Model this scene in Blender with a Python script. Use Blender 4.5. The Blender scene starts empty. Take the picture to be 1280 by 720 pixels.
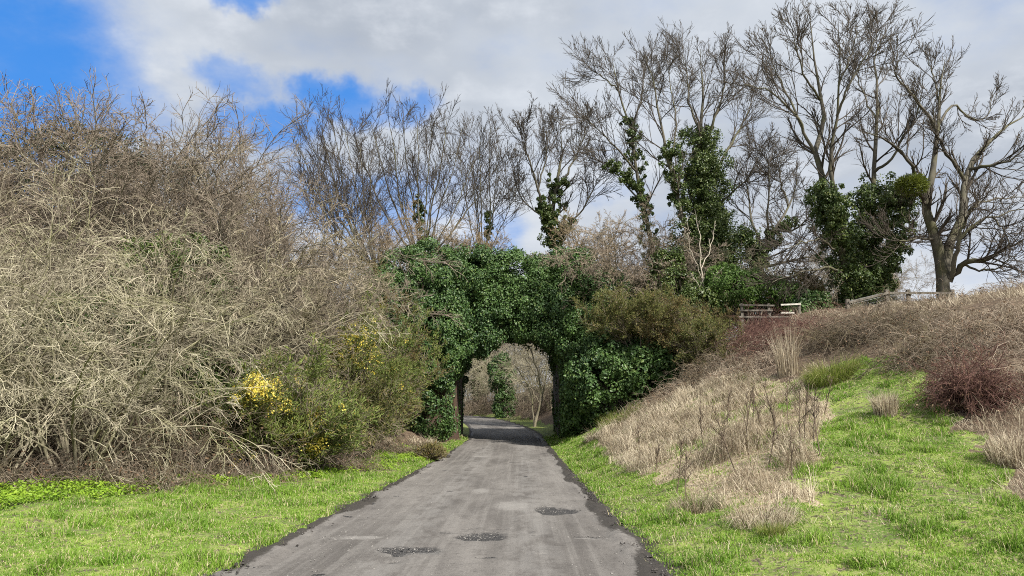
import bpy, math
import numpy as np

rad = math.radians
scene = bpy.context.scene
COL = scene.collection
RNG = np.random.default_rng(7)

# ------------------------------------------------------------------ camera model
FPX = 949.0                       # focal length in pixels of a 1280 wide picture
PITCH = math.atan(160 / FPX)
CAM = np.array([0.0, 0.0, 1.6])
CP, SP = math.cos(PITCH), math.sin(PITCH)


def ray(u, v):
    a, b = (u - 640) / FPX, (360 - v) / FPX
    return np.array([a, CP - b * SP, SP + b * CP])


def at(u, v, Y):
    """world point seen at u, v standing Y metres ahead of the camera"""
    d = ray(u, v)
    return CAM + d * (Y / d[1])


def proj(p):
    q = np.asarray(p) - CAM
    z = q[..., 1] * CP + q[..., 2] * SP
    y = -q[..., 1] * SP + q[..., 2] * CP
    z = np.where(z > 0.1, z, 0.1)
    return 640 + FPX * q[..., 0] / z, 360 - FPX * y / z


def norm(v):
    return v / np.maximum(np.linalg.norm(v, axis=-1, keepdims=True), 1e-9)


# ------------------------------------------------------------------ noise
def _hash(i, j, s):
    h = np.sin(i * 127.1 + j * 311.7 + s * 74.7) * 43758.5453
    return h - np.floor(h)


def vnoise(x, y, s=0):
    x, y = np.asarray(x, float), np.asarray(y, float)
    i, j = np.floor(x), np.floor(y)
    fx, fy = x - i, y - j
    fx, fy = fx * fx * (3 - 2 * fx), fy * fy * (3 - 2 * fy)
    a = _hash(i, j, s) * (1 - fx) + _hash(i + 1, j, s) * fx
    b = _hash(i, j + 1, s) * (1 - fx) + _hash(i + 1, j + 1, s) * fx
    return a * (1 - fy) + b * fy


def fbm(x, y, s=0, o=4):
    t, a, w = 0, 0.5, 0
    for k in range(o):
        t = t + a * vnoise(x * 2 ** k, y * 2 ** k, s + k)
        w += a
        a *= 0.5
    return t / w


def smooth(a, b, x):
    t = np.clip((x - a) / (b - a), 0, 1)
    return t * t * (3 - 2 * t)


# ------------------------------------------------------------------ terrain
def road_c(Y):
    Y = np.asarray(Y, float)
    k = np.clip(Y - 42, 0, 42)
    return -0.8 + 0.0116 * np.minimum(Y, 42) - 0.0042 * k ** 2 - 0.35 * np.maximum(Y - 84, 0)


def road_hw(Y):
    return np.interp(Y, [0, 7, 35, 44, 60, 200], [2.2, 2.2, 2.15, 1.95, 1.8, 1.8])


def road_z(Y):
    return 1.7 * smooth(26, 86, np.asarray(Y, float)) + 0.0 * Y


def H(x, y):
    x, y = np.asarray(x, float), np.asarray(y, float)
    e = road_hw(y)
    dx = x - road_c(y)
    rz = road_z(y)
    S = np.interp(y, [-5, 6, 10, 15, 20, 26, 80, 120], [.02, .04, .085, .22, .38, .54, .56, .2])
    SL = np.interp(y, [0, 12, 20, 30, 38, 46, 80, 120], [.015, .03, .07, .2, .42, .42, .3, .2])
    inr = smooth(49, 54, y)
    dr, dl = dx - e, -dx - e
    wide = 0.55 + 1.2 * inr
    r = S * np.maximum(dr - wide, 0)
    r = 7.2 * np.tanh(r / 7.2)
    r = r + 1.25 * np.exp(-(((x - 12.3) / 4.0) ** 2 + ((y - 34.0) / 5.0) ** 2))
    l = SL * np.maximum(dl - 1.6, 0)
    l = 8 * np.tanh(l / 8)
    side = np.where(dx > 0, r, l)
    d = np.where(dx > 0, dr, dl)
    verge = 0.07 * smooth(0.1, 0.6, d)
    bump = ((fbm(x * 0.9, y * 0.9, 3) - 0.5) * 0.22 + (fbm(x * 2.8, y * 2.8, 8, 2) - .5) * .09) * smooth(0.3, 1.5, d) * smooth(-40, 0, y)
    far = smooth(150, 60, np.hypot(x, y))
    z = rz + (side + bump) * np.where(side > 0, far * 0.75 + 0.25, 1) + verge
    # hummock of dead grass on the right
    z = z + 0.45 * np.exp(-(((x - 5.2) / 1.7) ** 2 + ((y - 15.5) / 3.6) ** 2)) * smooth(0.4, 1.6, dr)
    return np.where(d < 0.12, rz - 0.06 - 0.05 * smooth(0.12, -0.5, d), z)


def ground(u, v):
    d = ray(u, v)
    t = np.linspace(4, 140, 4000)
    p = CAM[None] + d[None] * (t / d[1])[:, None]
    below = p[:, 2] < H(p[:, 0], p[:, 1])
    k = int(np.argmax(below)) if below.any() else 0
    return p[k] if below.any() else p[-1]


def inside(poly, x, y):
    c = np.zeros(np.shape(x), bool)
    n = len(poly)
    for i in range(n):
        x1, y1 = poly[i]
        x2, y2 = poly[(i + 1) % n]
        m = ((y1 > y) != (y2 > y)) & (x < (x2 - x1) * (y - y1) / (y2 - y1 + 1e-12) + x1)
        c ^= m
    return c


def gpoly(pts):
    return [tuple(ground(u, v)[:2]) for u, v in pts]


DRY_MOUND = gpoly([(738, 552), (780, 515), (860, 492), (940, 470), (1015, 478), (1034, 520), (1030, 575),
                   (1000, 636), (955, 655), (905, 648), (850, 618), (790, 585)])
PATH = gpoly([(905, 660), (1000, 645), (1040, 575), (1038, 505), (1012, 484), (1040, 462), (1055, 450), (1110, 446),
              (1150, 480), (1200, 522), (1245, 580), (1310, 640)]) + [(6.5, 5), (2.0, 5)]
_k = [(1310, 648), (1246, 585), (1200, 526), (1150, 482), (1110, 448), (1036, 448), (960, 462), (905, 470)]
BANK = gpoly(_k) + [(8.5, 44), (60, 60), (60, 6), (8.0, 6.0)]


def zones(x, y):
    """weights green, dry, brown for the ground cover at x, y"""
    jx = x + (fbm(x * 1.3, y * 1.3, 11) - .5) * 1.3
    jy = y + (fbm(x * 1.3, y * 1.3, 17) - .5) * 1.6
    dx = x - road_c(y)
    dl = -dx - road_hw(y)
    dr = dx - road_hw(y)
    dry = inside(DRY_MOUND, jx, jy) & (dr > 0.5)
    bank = (inside(BANK, jx, jy) & ~inside(PATH, jx, jy)) | ((dr > 2.2 + (jx - x)) & (y > 19) & ~inside(PATH, jx, jy))
    bank &= ~dry
    thick = dl > np.interp(y, [0, 12, 14.5, 17, 20, 26, 34, 40, 46, 48, 120], [9, 7.4, 6.4, 4.6, 3.3, 2.3, 1.9, .5, .5, 2, 2.5]) + (jx - x) * .7
    beyond = (y > 48) & (dr > 1.9)
    return dry, bank | beyond, thick


# ------------------------------------------------------------------ mesh helpers
def to_mesh(name, V, quads=None, tris=None, mat=None, parent=None, loc=None, smooth_sh=True, uv=None):
    V = np.asarray(V, np.float32)
    if loc is not None:
        V = V - np.asarray(loc, np.float32)[None]
    me = bpy.data.meshes.new(name)
    nq = 0 if quads is None else len(quads)
    nt = 0 if tris is None else len(tris)
    loops = np.concatenate([a.reshape(-1) for a in (quads, tris) if a is not None and len(a)]).astype(np.int32)
    tot = np.concatenate([np.full(nq, 4, np.int32), np.full(nt, 3, np.int32)])
    start = np.concatenate([[0], np.cumsum(tot)[:-1]]).astype(np.int32)
    me.vertices.add(len(V))
    me.vertices.foreach_set('co', V.reshape(-1))
    me.loops.add(len(loops))
    me.loops.foreach_set('vertex_index', loops)
    me.polygons.add(nq + nt)
    me.polygons.foreach_set('loop_start', start)
    me.polygons.foreach_set('loop_total', tot)
    me.polygons.foreach_set('use_smooth', np.full(nq + nt, bool(smooth_sh)))
    if uv is not None:
        l = me.uv_layers.new(name='UVMap')
        l.data.foreach_set('uv', np.asarray(uv, np.float32)[loops].reshape(-1))
    me.update(calc_edges=True)
    me.validate()
    if mat is not None:
        me.materials.append(mat)
    ob = bpy.data.objects.new(name, me)
    COL.objects.link(ob)
    if parent is not None:
        ob.parent = parent
    elif loc is not None:
        ob.location = [float(q) for q in loc]
    return ob


def thing(name, label, cat, loc, group=None, rz=0.0, s=1.0):
    o = bpy.data.objects.new(name, None)
    COL.objects.link(o)
    o.location = [float(q) for q in loc]
    o.rotation_euler = (0, 0, rz)
    o.scale = (s, s, s)
    tag(o, label, cat, group)
    return o


def tag(o, label=None, cat=None, group=None, kind=None):
    for k, v in (('label', label), ('category', cat), ('group', group), ('kind', kind)):
        if v:
            o[k] = v
    return o


def dup(root, loc, rz, s, label, group=None):
    r = root.copy()
    COL.objects.link(r)
    r.location = [float(q) for q in loc]
    r.rotation_euler = (0, 0, rz)
    r.scale = s if isinstance(s, tuple) else (s, s, s)
    r['label'] = label
    if group:
        r['group'] = group
    for ch in list(root.children):
        c = ch.copy()
        COL.objects.link(c)
        c.parent = r
        for g in ch.children:
            d = g.copy()
            COL.objects.link(d)
            d.parent = c
    return r


def tubes(batches, k=3):
    Vs, Fs, off = [], [], 0
    ang = np.arange(k) * 2 * math.pi / k
    for P, Rr in batches:
        B, n, _ = P.shape
        if B == 0:
            continue
        T = np.empty_like(P)
        T[:, 1:-1] = P[:, 2:] - P[:, :-2]
        T[:, 0] = P[:, 1] - P[:, 0]
        T[:, -1] = P[:, -1] - P[:, -2]
        T = norm(T)
        mean = norm(P[:, -1] - P[:, 0])
        ref = np.eye(3)[np.argmin(np.abs(mean), axis=1)][:, None, :]
        N = norm(np.cross(T, np.broadcast_to(ref, T.shape)))
        M = np.cross(T, N)
        V = P[:, :, None, :] + Rr[:, :, None, None] * (np.cos(ang)[None, None, :, None] * N[:, :, None, :] +
                                                        np.sin(ang)[None, None, :, None] * M[:, :, None, :])
        Vs.append(V.reshape(-1, 3))
        idx = off + np.arange(B * n * k).reshape(B, n, k)
        a = idx[:, :-1, :]
        b = idx[:, 1:, :]
        q = np.stack([a, np.roll(a, -1, 2), np.roll(b, -1, 2), b], -1)
        Fs.append(q.reshape(-1, 4))
        off += B * n * k
    return np.concatenate(Vs), np.concatenate(Fs)


def grow(rng, S, D, L, n, wob, trop, r0, r1, power=1.0):
    B = len(S)
    P = np.empty((B, n, 3))
    P[:, 0] = S
    D = norm(D)
    step = (np.asarray(L) / (n - 1))[:, None]
    for i in range(1, n):
        D = norm(D + wob * rng.normal(size=(B, 3)) + np.array([0, 0, trop]))
        P[:, i] = P[:, i - 1] + D * step
    t = np.linspace(0, 1, n)[None] ** power
    Rr = np.asarray(r0)[:, None] * (1 - t) + np.asarray(r1)[:, None] * t
    return P, Rr


def branch(rng, par, m, t0, t1, ang, asd, lr, n, wob, trop, rr, rmin, flat=0.0, lbase=None):
    P, Rr = par
    B, k, _ = P.shape
    t = t0 + (t1 - t0) * ((np.arange(m)[None] + rng.random((B, m))) / m)
    f = t * (k - 1)
    i = np.clip(f.astype(int), 0, k - 2)
    w = f - i
    bi = np.arange(B)[:, None]
    S = P[bi, i] * (1 - w[..., None]) + P[bi, i + 1] * w[..., None]
    T = norm(P[bi, i + 1] - P[bi, i])
    r = Rr[bi, i] * (1 - w) + Rr[bi, i + 1] * w
    Lp = np.linalg.norm(np.diff(P, axis=1), axis=2).sum(1)[:, None]
    if lbase is not None:
        Lp = np.full_like(Lp, lbase)
    L = Lp * lr * (1.15 - 0.6 * t) * rng.uniform(.6, 1.3, t.shape)
    X = norm(np.cross(T, rng.normal(size=T.shape)))
    X[..., 2] *= (1 - flat)
    X = norm(X)
    a = rng.normal(ang, asd, t.shape)[..., None]
    D = T * np.cos(a) + X * np.sin(a)
    r0 = np.maximum(r * rr, rmin)
    r1 = np.maximum(r0 * 0.35, rmin * 0.7)
    return grow(rng, S.reshape(-1, 3), D.reshape(-1, 3), L.reshape(-1), n, wob, trop, r0.reshape(-1), r1.reshape(-1))


def leaves(rng, C, A, N, l, w, fold=0.15):
    n = len(C)
    A = norm(A)
    Sd = norm(np.cross(A, N))
    N2 = norm(np.cross(Sd, A))
    l = np.broadcast_to(l, n)[:, None]
    w = np.broadcast_to(w, n)[:, None]
    V = np.stack([C, C + A * l * .42 + Sd * w * .5 + N2 * w * fold, C + A * l - N2 * l * .12,
                  C + A * l * .42 - Sd * w * .5 + N2 * w * fold], 1)
    return V.reshape(-1, 3), np.arange(4 * n).reshape(n, 4)


def randdir(rng, n):
    return norm(rng.normal(size=(n, 3)))


def clump_leaves(rng, C, Rc, Out, n_per, l, w, spike=0.0, droop=0.35, depth=0.35, back=-0.35):
    """leaf kites on the outward side of small balls"""
    n = len(C) * n_per
    i = np.repeat(np.arange(len(C)), n_per)
    d = randdir(rng, n)
    flip = (d * Out[i]).sum(1) < back
    d[flip] *= -1
    rr = Rc[i] * (1 - depth * rng.random(n) ** 1.5)
    P = C[i] + d * rr[:, None]
    if spike:
        A = norm(d + (1 - spike) * 1.2 * rng.normal(size=(n, 3)))
        Nn = randdir(rng, n)
    else:
        Nn = norm(d + 0.45 * rng.normal(size=(n, 3)) + np.array([0, 0, .25]))
        A = norm(np.cross(Nn, rng.normal(size=(n, 3))) + np.array([0, 0, -droop]))
    ll = l * rng.uniform(.6, 1.35, n)
    return leaves(rng, P, A, Nn, ll, ll * w / l)


def ell_surface(rng, ells, n, inner=0.9, lump=0.25):
    """points spread over the outside of a union of ellipsoids, with outward normals"""
    areas = np.array([(e[1][0] * e[1][1] + e[1][0] * e[1][2] + e[1][1] * e[1][2]) for e in ells])
    cnt = np.maximum((n * areas / areas.sum()).astype(int), 3)
    Cs, Ns = [], []
    for (c, r), k in zip(ells, cnt):
        c, r = np.asarray(c, float), np.asarray(r, float)
        d = randdir(rng, k)
        p = c + d * r * (1 + lump * (rng.random((k, 1)) - .6))
        Cs.append(p)
        Ns.append(norm(d / r))
    C, N = np.concatenate(Cs), np.concatenate(Ns)
    keep = np.ones(len(C), bool)
    for c, r in ells:
        keep &= (((C - np.asarray(c)) / np.asarray(r)) ** 2).sum(1) > inner ** 2 * .75
    return C[keep], N[keep]


def blades(rng, P, h, w, lean, curl=0.5, az=None):
    n = len(P)
    az = rng.random(n) * 2 * math.pi if az is None else az
    d = np.stack([np.cos(az), np.sin(az), np.zeros(n)], 1)
    fa = rng.random(n) * 2 * math.pi
    s = np.stack([np.cos(fa), np.sin(fa), np.zeros(n)], 1)
    h = h[:, None]
    w = np.broadcast_to(w, n)[:, None]
    le = lean[:, None]
    z = np.array([[0, 0, 1.0]])
    m = P + h * .55 * (z * np.cos(le * .5) + d * np.sin(le * .5))
    e = m + h * .5 * (z * np.cos(le * (1 + curl)) + d * np.sin(le * (1 + curl)))
    V = np.stack([P - s * w * .5, P + s * w * .5, m + s * w * .4, m - s * w * .4, e], 1)
    b = np.arange(n)[:, None] * 5
    return V.reshape(-1, 3), b + np.array([[0, 1, 2, 3]]), b + np.array([[3, 2, 4]])


def cat(parts):
    Vs, Fs, off = [], [], 0
    for V, Fq in parts:
        Vs.append(V)
        Fs.append(Fq + off)
        off += len(V)
    return np.concatenate(Vs), np.concatenate(Fs)


def boxes(lst):
    """axis boxes (x0,x1,y0,y1,z0,z1) -> verts, quads"""
    parts = []
    for x0, x1, y0, y1, z0, z1 in lst:
        V = np.array([[x, y, z] for x in (x0, x1) for y in (y0, y1) for z in (z0, z1)], float)
        Q = np.array([[0, 1, 3, 2], [4, 6, 7, 5], [0, 4, 5, 1], [2, 3, 7, 6], [0, 2, 6, 4], [1, 5, 7, 3]])
        parts.append((V, Q))
    return cat(parts)


# ------------------------------------------------------------------ materials
def newmat(name):
    m = bpy.data.materials.new(name)
    m.use_nodes = True
    nt = m.node_tree
    nt.nodes.clear()
    return m, nt, nt.nodes, nt.links


def node(nt, typ, **kw):
    n = nt.nodes.new(typ)
    for k, v in kw.items():
        setattr(n, k, v)
    return n


def noise_node(nt, scale, detail=4, rough=.55, vec=None, stretch=None):
    n = node(nt, 'ShaderNodeTexNoise')
    n.inputs['Scale'].default_value = scale
    n.inputs['Detail'].default_value = detail
    n.inputs['Roughness'].default_value = rough
    if vec is None:
        vec = node(nt, 'ShaderNodeNewGeometry').outputs['Position']
    if stretch:
        mp = node(nt, 'ShaderNodeMapping')
        mp.inputs['Scale'].default_value = stretch
        nt.links.new(vec, mp.inputs['Vector'])
        vec = mp.outputs['Vector']
    nt.links.new(vec, n.inputs['Vector'])
    return n.outputs['Fac']


def mix_node(nt, a, b, fac, blend='MIX'):
    n = node(nt, 'ShaderNodeMix', data_type='RGBA', blend_type=blend)
    for key, v in ((6, a), (7, b), (0, fac)):
        if hasattr(v, 'links'):
            nt.links.new(v, n.inputs[key])
        elif key == 0:
            n.inputs[0].default_value = v
        else:
            n.inputs[key].default_value = (*v, 1)
    return n.outputs[2]


def math_node(nt, op, a, b=None, c=None, clamp=False):
    n = node(nt, 'ShaderNodeMath', operation=op)
    n.use_clamp = clamp
    for i, v in enumerate((a, b, c)):
        if v is None:
            continue
        if hasattr(v, 'links'):
            nt.links.new(v, n.inputs[i])
        else:
            n.inputs[i].default_value = v
    return n.outputs[0]


def ramp(nt, v, lo, hi):
    n = node(nt, 'ShaderNodeMapRange')
    n.interpolation_type = 'SMOOTHSTEP'
    n.inputs['From Min'].default_value = lo
    n.inputs['From Max'].default_value = hi
    nt.links.new(v, n.inputs['Value'])
    return n.outputs['Result']


def finish(nt, col, rough, transl=0.0, spec=0.3, bump=None, bstr=0.3, bdist=0.02):
    p = node(nt, 'ShaderNodeBsdfPrincipled')
    nt.links.new(col, p.inputs['Base Color']) if hasattr(col, 'links') else None
    if hasattr(rough, 'links'):
        nt.links.new(rough, p.inputs['Roughness'])
    else:
        p.inputs['Roughness'].default_value = rough
    p.inputs['Specular IOR Level'].default_value = spec
    if bump is not None:
        b = node(nt, 'ShaderNodeBump')
        b.inputs['Strength'].default_value = bstr
        b.inputs['Distance'].default_value = bdist
        nt.links.new(bump, b.inputs['Height'])
        nt.links.new(b.outputs['Normal'], p.inputs['Normal'])
    o = node(nt, 'ShaderNodeOutputMaterial')
    sh = p.outputs[0]
    if transl:
        t = node(nt, 'ShaderNodeBsdfTranslucent')
        nt.links.new(col, t.inputs['Color'])
        mx = node(nt, 'ShaderNodeMixShader')
        mx.inputs[0].default_value = transl
        nt.links.new(sh, mx.inputs[1])
        nt.links.new(t.outputs[0], mx.inputs[2])
        sh = mx.outputs[0]
    nt.links.new(sh, o.inputs['Surface'])


def leafmat(name, a, b, c=None, cfrac=0.0, rough=.5, transl=.25, spec=.35, scale=.6):
    """a..b by leaf and by patch, a share cfrac of the leaves in colour c"""
    m, nt, N, L = newmat(name)
    isl = node(nt, 'ShaderNodeNewGeometry').outputs['Random Per Island']
    nz = ramp(nt, noise_node(nt, scale, 3), .35, .65)
    f = math_node(nt, 'MULTIPLY_ADD', isl, .6, math_node(nt, 'MULTIPLY', nz, .4))
    col = mix_node(nt, a, b, f)
    if c is not None:
        wn = node(nt, 'ShaderNodeTexWhiteNoise', noise_dimensions='1D')
        L.new(isl, wn.inputs['W'])
        k = math_node(nt, 'LESS_THAN', wn.outputs['Value'], cfrac)
        col = mix_node(nt, col, c, k)
    finish(nt, col, rough, transl, spec)
    return m


def barkmat(name, a, b, scale=3.0, green=None, gf=.0, pw=1.0):
    m, nt, N, L = newmat(name)
    isl = node(nt, 'ShaderNodeNewGeometry').outputs['Random Per Island']
    nz = ramp(nt, noise_node(nt, scale, 5, .65), .3, .7)
    isl = math_node(nt, 'POWER', isl, pw)
    f = math_node(nt, 'MULTIPLY_ADD', isl, .65, math_node(nt, 'MULTIPLY', nz, .35))
    col = mix_node(nt, a, b, f)
    if green is not None:
        g = math_node(nt, 'MULTIPLY', ramp(nt, noise_node(nt, 1.1, 3), .45, .65), gf)
        col = mix_node(nt, col, green, g)
    finish(nt, col, .85, 0, .2, noise_node(nt, scale * 6, 4), .4, .02)
    return m


M = {}
M['pale_twig'] = barkmat('pale twigs', (.12, .10, .066), (.72, .66, .49), 1.2, (.20, .20, .08), .45, 1.5)
M['pale_stem'] = barkmat('pale stems', (.12, .105, .075), (.34, .30, .215), 2, (.20, .21, .08), .5)
M['brown_twig'] = barkmat('brown twigs', (.12, .098, .075), (.38, .315, .245), 1.2, None, 0, 1.3)
M['bleached_twig'] = barkmat('bleached twigs', (.15, .128, .088), (.60, .54, .40), 2, (.21, .22, .085), .5)
M['scrub'] = barkmat('scrub canes', (.075, .058, .042), (.34, .28, .21), .8, (.15, .13, .05), .5, 1.5)
M['fawn_twig'] = barkmat('fawn twigs', (.11, .09, .06), (.60, .52, .39), 1.2, (.16, .15, .06), .5, 1.6)
M['grey_bark'] = barkmat('grey bark', (.065, .058, .046), (.17, .155, .12), 3, (.11, .11, .045), .6)
M['dark_twig'] = barkmat('dark twigs', (.042, .036, .029), (.12, .10, .08), 1.2)
M['tan_twig'] = barkmat('tan twigs', (.20, .15, .09), (.36, .28, .17), 1)
M['dead_wood'] = barkmat('dead pale wood', (.30, .27, .21), (.56, .50, .41), 4)
M['bramble'] = barkmat('bramble canes', (.13, .095, .07), (.55, .46, .36), .8, (.22, .18, .09), .35, 1.5)
M['red_cane'] = barkmat('red bramble canes', (.055, .028, .026), (.27, .15, .12), 1, None, 0, 1.4)
M['ivy'] = leafmat('ivy leaves', (.021, .058, .017), (.10, .18, .042), (.13, .19, .05), .09, .5, .15, .5, .5)
M['tree_ivy'] = leafmat('tree ivy leaves', (.035, .066, .016), (.11, .155, .036), (.17, .20, .06), .12, .45, .2, .45, .7)
M['evergreen'] = leafmat('evergreen leaves', (.05, .10, .018), (.12, .21, .04), (.18, .26, .07), .1, .5, .25, .35, .8)
M['dark_evergreen'] = leafmat('dark evergreen leaves', (.02, .035, .014), (.06, .075, .03), None, 0, .5, .15, .3, .6)
M['gorse'] = leafmat('gorse spines', (.06, .078, .02), (.23, .235, .075), (.26, .20, .085), .14, .6, .2, .25, .8)
M['green_gorse'] = leafmat('green gorse spines', (.055, .085, .02), (.24, .29, .075), (.28, .24, .09), .12, .6, .25, .25, .8)
M['olive_gorse'] = leafmat('olive gorse spines', (.065, .066, .022), (.25, .215, .08), (.24, .16, .075), .16, .6, .2, .25, .8)
M['flower'] = leafmat('gorse flowers', (.72, .56, .06), (.86, .76, .22), None, 0, .5, .3, .2, 2)
M['grass'] = leafmat('grass blades', (.105, .225, .022), (.30, .45, .068), (.55, .48, .28), .17, .5, .35, .3, .9)
M['herb'] = leafmat('verge herb leaves', (.17, .30, .025), (.34, .48, .05), None, 0, .5, .35, .3, 1.5)
M['straw'] = leafmat('dead grass', (.25, .195, .125), (.86, .77, .59), (.16, .115, .08), .25, .7, .3, .2, .7)
M['sedge'] = leafmat('sedge blades', (.09, .14, .02), (.24, .28, .05), (.42, .38, .16), .2, .5, .3, .3, 3)
M['dead_leaf'] = leafmat('dead leaves', (.12, .07, .045), (.26, .17, .11), (.36, .26, .17), .15, .7, .2, .2, 1)
M['weed'] = barkmat('dead weed stems', (.06, .045, .035), (.19, .145, .105), 3)


def plain(name, a, b, scale, rough=.8, spec=.3, bump=None, stretch=None):
    m, nt, N, L = newmat(name)
    f = ramp(nt, noise_node(nt, scale, 5, .6, None, stretch), .3, .7)
    col = mix_node(nt, a, b, f)
    finish(nt, col, rough, 0, spec, noise_node(nt, bump, 4) if bump else None, .35, .01)
    return m


M['fence_wood'] = plain('weathered fence wood', (.09, .08, .065), (.21, .19, .16), 5, .85, .2, 40, (1, 1, .15))
M['pale_board'] = plain('bleached boards', (.45, .42, .36), (.68, .65, .58), 6, .8, .2, 40)
M['wire'] = plain('fence wire', (.30, .30, .30), (.45, .45, .44), 5, .5, .5)
M['gravel'] = plain('gravel stones', (.06, .056, .052), (.28, .265, .245), 23, .8, .3)
M['mud'] = plain('wet mud', (.022, .019, .017), (.07, .06, .052), 9, .5, .45, 30)
M['concrete'] = plain('old concrete', (.16, .15, .13), (.30, .28, .25), 2, .9, .2, 20)


def brickmat():
    m, nt, N, L = newmat('old brick')
    b = node(nt, 'ShaderNodeTexBrick')
    b.inputs['Color1'].default_value = (.13, .06, .042, 1)
    b.inputs['Color2'].default_value = (.08, .045, .036, 1)
    b.inputs['Mortar'].default_value = (.11, .10, .085, 1)
    b.inputs['Scale'].default_value = 4.4
    tc = node(nt, 'ShaderNodeTexCoord')
    mp = node(nt, 'ShaderNodeMapping')
    mp.inputs['Rotation'].default_value = (rad(90), 0, 0)
    L.new(tc.outputs['Object'], mp.inputs['Vector'])
    L.new(mp.outputs['Vector'], b.inputs['Vector'])
    stain = ramp(nt, noise_node(nt, .9, 5), .35, .7)
    col = mix_node(nt, b.outputs['Color'], (.05, .055, .035), math_node(nt, 'MULTIPLY', stain, .7))
    finish(nt, col, .9, 0, .2, b.outputs['Fac'], -.5, .01)
    return m


M['brick'] = brickmat()


def groundmat():
    m, nt, N, L = newmat('ground cover')
    at_ = node(nt, 'ShaderNodeAttribute', attribute_name='zone')
    sep = node(nt, 'ShaderNodeSeparateColor')
    L.new(at_.outputs['Color'], sep.inputs['Color'])
    fine = noise_node(nt, 9, 5, .65)
    mid = noise_node(nt, 1.3, 4)
    green = mix_node(nt, (.095, .15, .03), (.25, .31, .07), ramp(nt, mid, .3, .7))
    green = mix_node(nt, green, (.085, .068, .048), ramp(nt, fine, .50, .62))
    green = mix_node(nt, green, (.34, .29, .17), math_node(nt, 'MULTIPLY', ramp(nt, noise_node(nt, 26, 3, .7), .52, .66), .8))
    straw = mix_node(nt, (.22, .165, .10), (.48, .40, .28), ramp(nt, fine, .3, .7))
    brown = mix_node(nt, (.055, .040, .028), (.20, .145, .10), ramp(nt, fine, .3, .72))
    def soft(ch):
        s = math_node(nt, 'ADD', sep.outputs[ch], math_node(nt, 'MULTIPLY', math_node(nt, 'SUBTRACT', fine, .5), .9))
        return ramp(nt, s, .35, .65)
    col = mix_node(nt, green, straw, soft(0))
    col = mix_node(nt, col, brown, soft(1))
    mud = mix_node(nt, (.028, .024, .02), (.09, .075, .06), fine)
    col = mix_node(nt, col, mud, soft(2))
    finish(nt, col, .9, 0, .2, fine, .6, .05)
    return m


def roadmat():
    m, nt, N, L = newmat('worn lane surface')
    uvn = node(nt, 'ShaderNodeUVMap', uv_map='UVMap')
    sep = node(nt, 'ShaderNodeSeparateXYZ')
    L.new(uvn.outputs['UV'], sep.inputs['Vector'])
    U = sep.outputs['X']
    uv = uvn.outputs['UV']
    big = noise_node(nt, .7, 6, .62, uv, (1.2, .22, 1))
    streak = noise_node(nt, 1.0, 6, .65, uv, (5.0, .06, 1))
    blot = noise_node(nt, 3.1, 6, .7, uv, (1, .4, 1))
    fine = noise_node(nt, 14, 6, .75, uv)
    grit = noise_node(nt, 55, 3, .8, uv)
    col = mix_node(nt, (.108, .099, .091), (.200, .186, .171), ramp(nt, big, .34, .66))
    col = mix_node(nt, col, (.245, .230, .212), math_node(nt, 'MULTIPLY', ramp(nt, streak, .46, .64), .42))
    col = mix_node(nt, col, (.070, .063, .058), math_node(nt, 'MULTIPLY', ramp(nt, blot, .48, .68), .42))
    col = mix_node(nt, col, (.062, .056, .052), math_node(nt, 'MULTIPLY', ramp(nt, fine, .50, .68), .55))
    col = mix_node(nt, col, (.34, .32, .295), math_node(nt, 'MULTIPLY', ramp(nt, grit, .56, .68), .5))
    # tyre tracks: two paler compacted bands
    au = math_node(nt, 'ABSOLUTE', math_node(nt, 'SUBTRACT', U, .1))
    band = math_node(nt, 'SUBTRACT', 1.0, ramp(nt, math_node(nt, 'ABSOLUTE', math_node(nt, 'SUBTRACT', au, .85)), .08, .5))
    col = mix_node(nt, col, (.235, .225, .212), math_node(nt, 'MULTIPLY', band, math_node(nt, 'MULTIPLY', ramp(nt, blot, .62, .4), .4)))
    at_ = node(nt, 'ShaderNodeAttribute', attribute_name='wear')
    s2 = node(nt, 'ShaderNodeSeparateColor')
    L.new(at_.outputs['Color'], s2.inputs['Color'])
    wob = math_node(nt, 'MULTIPLY', math_node(nt, 'SUBTRACT', fine, .5), 1.0)
    pot = ramp(nt, math_node(nt, 'ADD', s2.outputs[0], math_node(nt, 'MULTIPLY', wob, .7)), .3, .62)
    hole = mix_node(nt, (.030, .029, .029), (.16, .155, .15), ramp(nt, grit, .48, .66))
    col = mix_node(nt, col, hole, pot)
    dust = ramp(nt, math_node(nt, 'ADD', s2.outputs[2], wob), .4, .75)
    col = mix_node(nt, col, (.30, .285, .265), math_node(nt, 'MULTIPLY', dust, .55))
    edge = ramp(nt, math_node(nt, 'ADD', s2.outputs[1], math_node(nt, 'MULTIPLY', wob, .8)), .35, .6)
    mud = mix_node(nt, (.020, .018, .016), (.085, .075, .065), fine)
    col = mix_node(nt, col, mud, edge)
    h = math_node(nt, 'ADD', fine, math_node(nt, 'MULTIPLY', grit, .6))
    finish(nt, col, math_node(nt, 'SUBTRACT', .92, math_node(nt, 'MULTIPLY', edge, .35)), 0, .25, h, .6, .025)
    return m


# ------------------------------------------------------------------ ground, road
def color_attr(ob, name, rgb):
    a = ob.data.color_attributes.new(name, 'FLOAT_COLOR', 'POINT')
    d = np.ones((len(rgb), 4), np.float32)
    d[:, :3] = rgb
    a.data.foreach_set('color', d.reshape(-1))


def axis(fine0, fine1, step, lo, hi, g=1.18):
    a = list(np.arange(fine0, fine1 + 1e-6, step))
    s, x = step, a[-1]
    while x < hi:
        s *= g
        x += s
        a.append(x)
    s, x = step, a[0]
    while x > lo:
        s *= g
        x -= s
        a.insert(0, x)
    return np.array(a)


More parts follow.
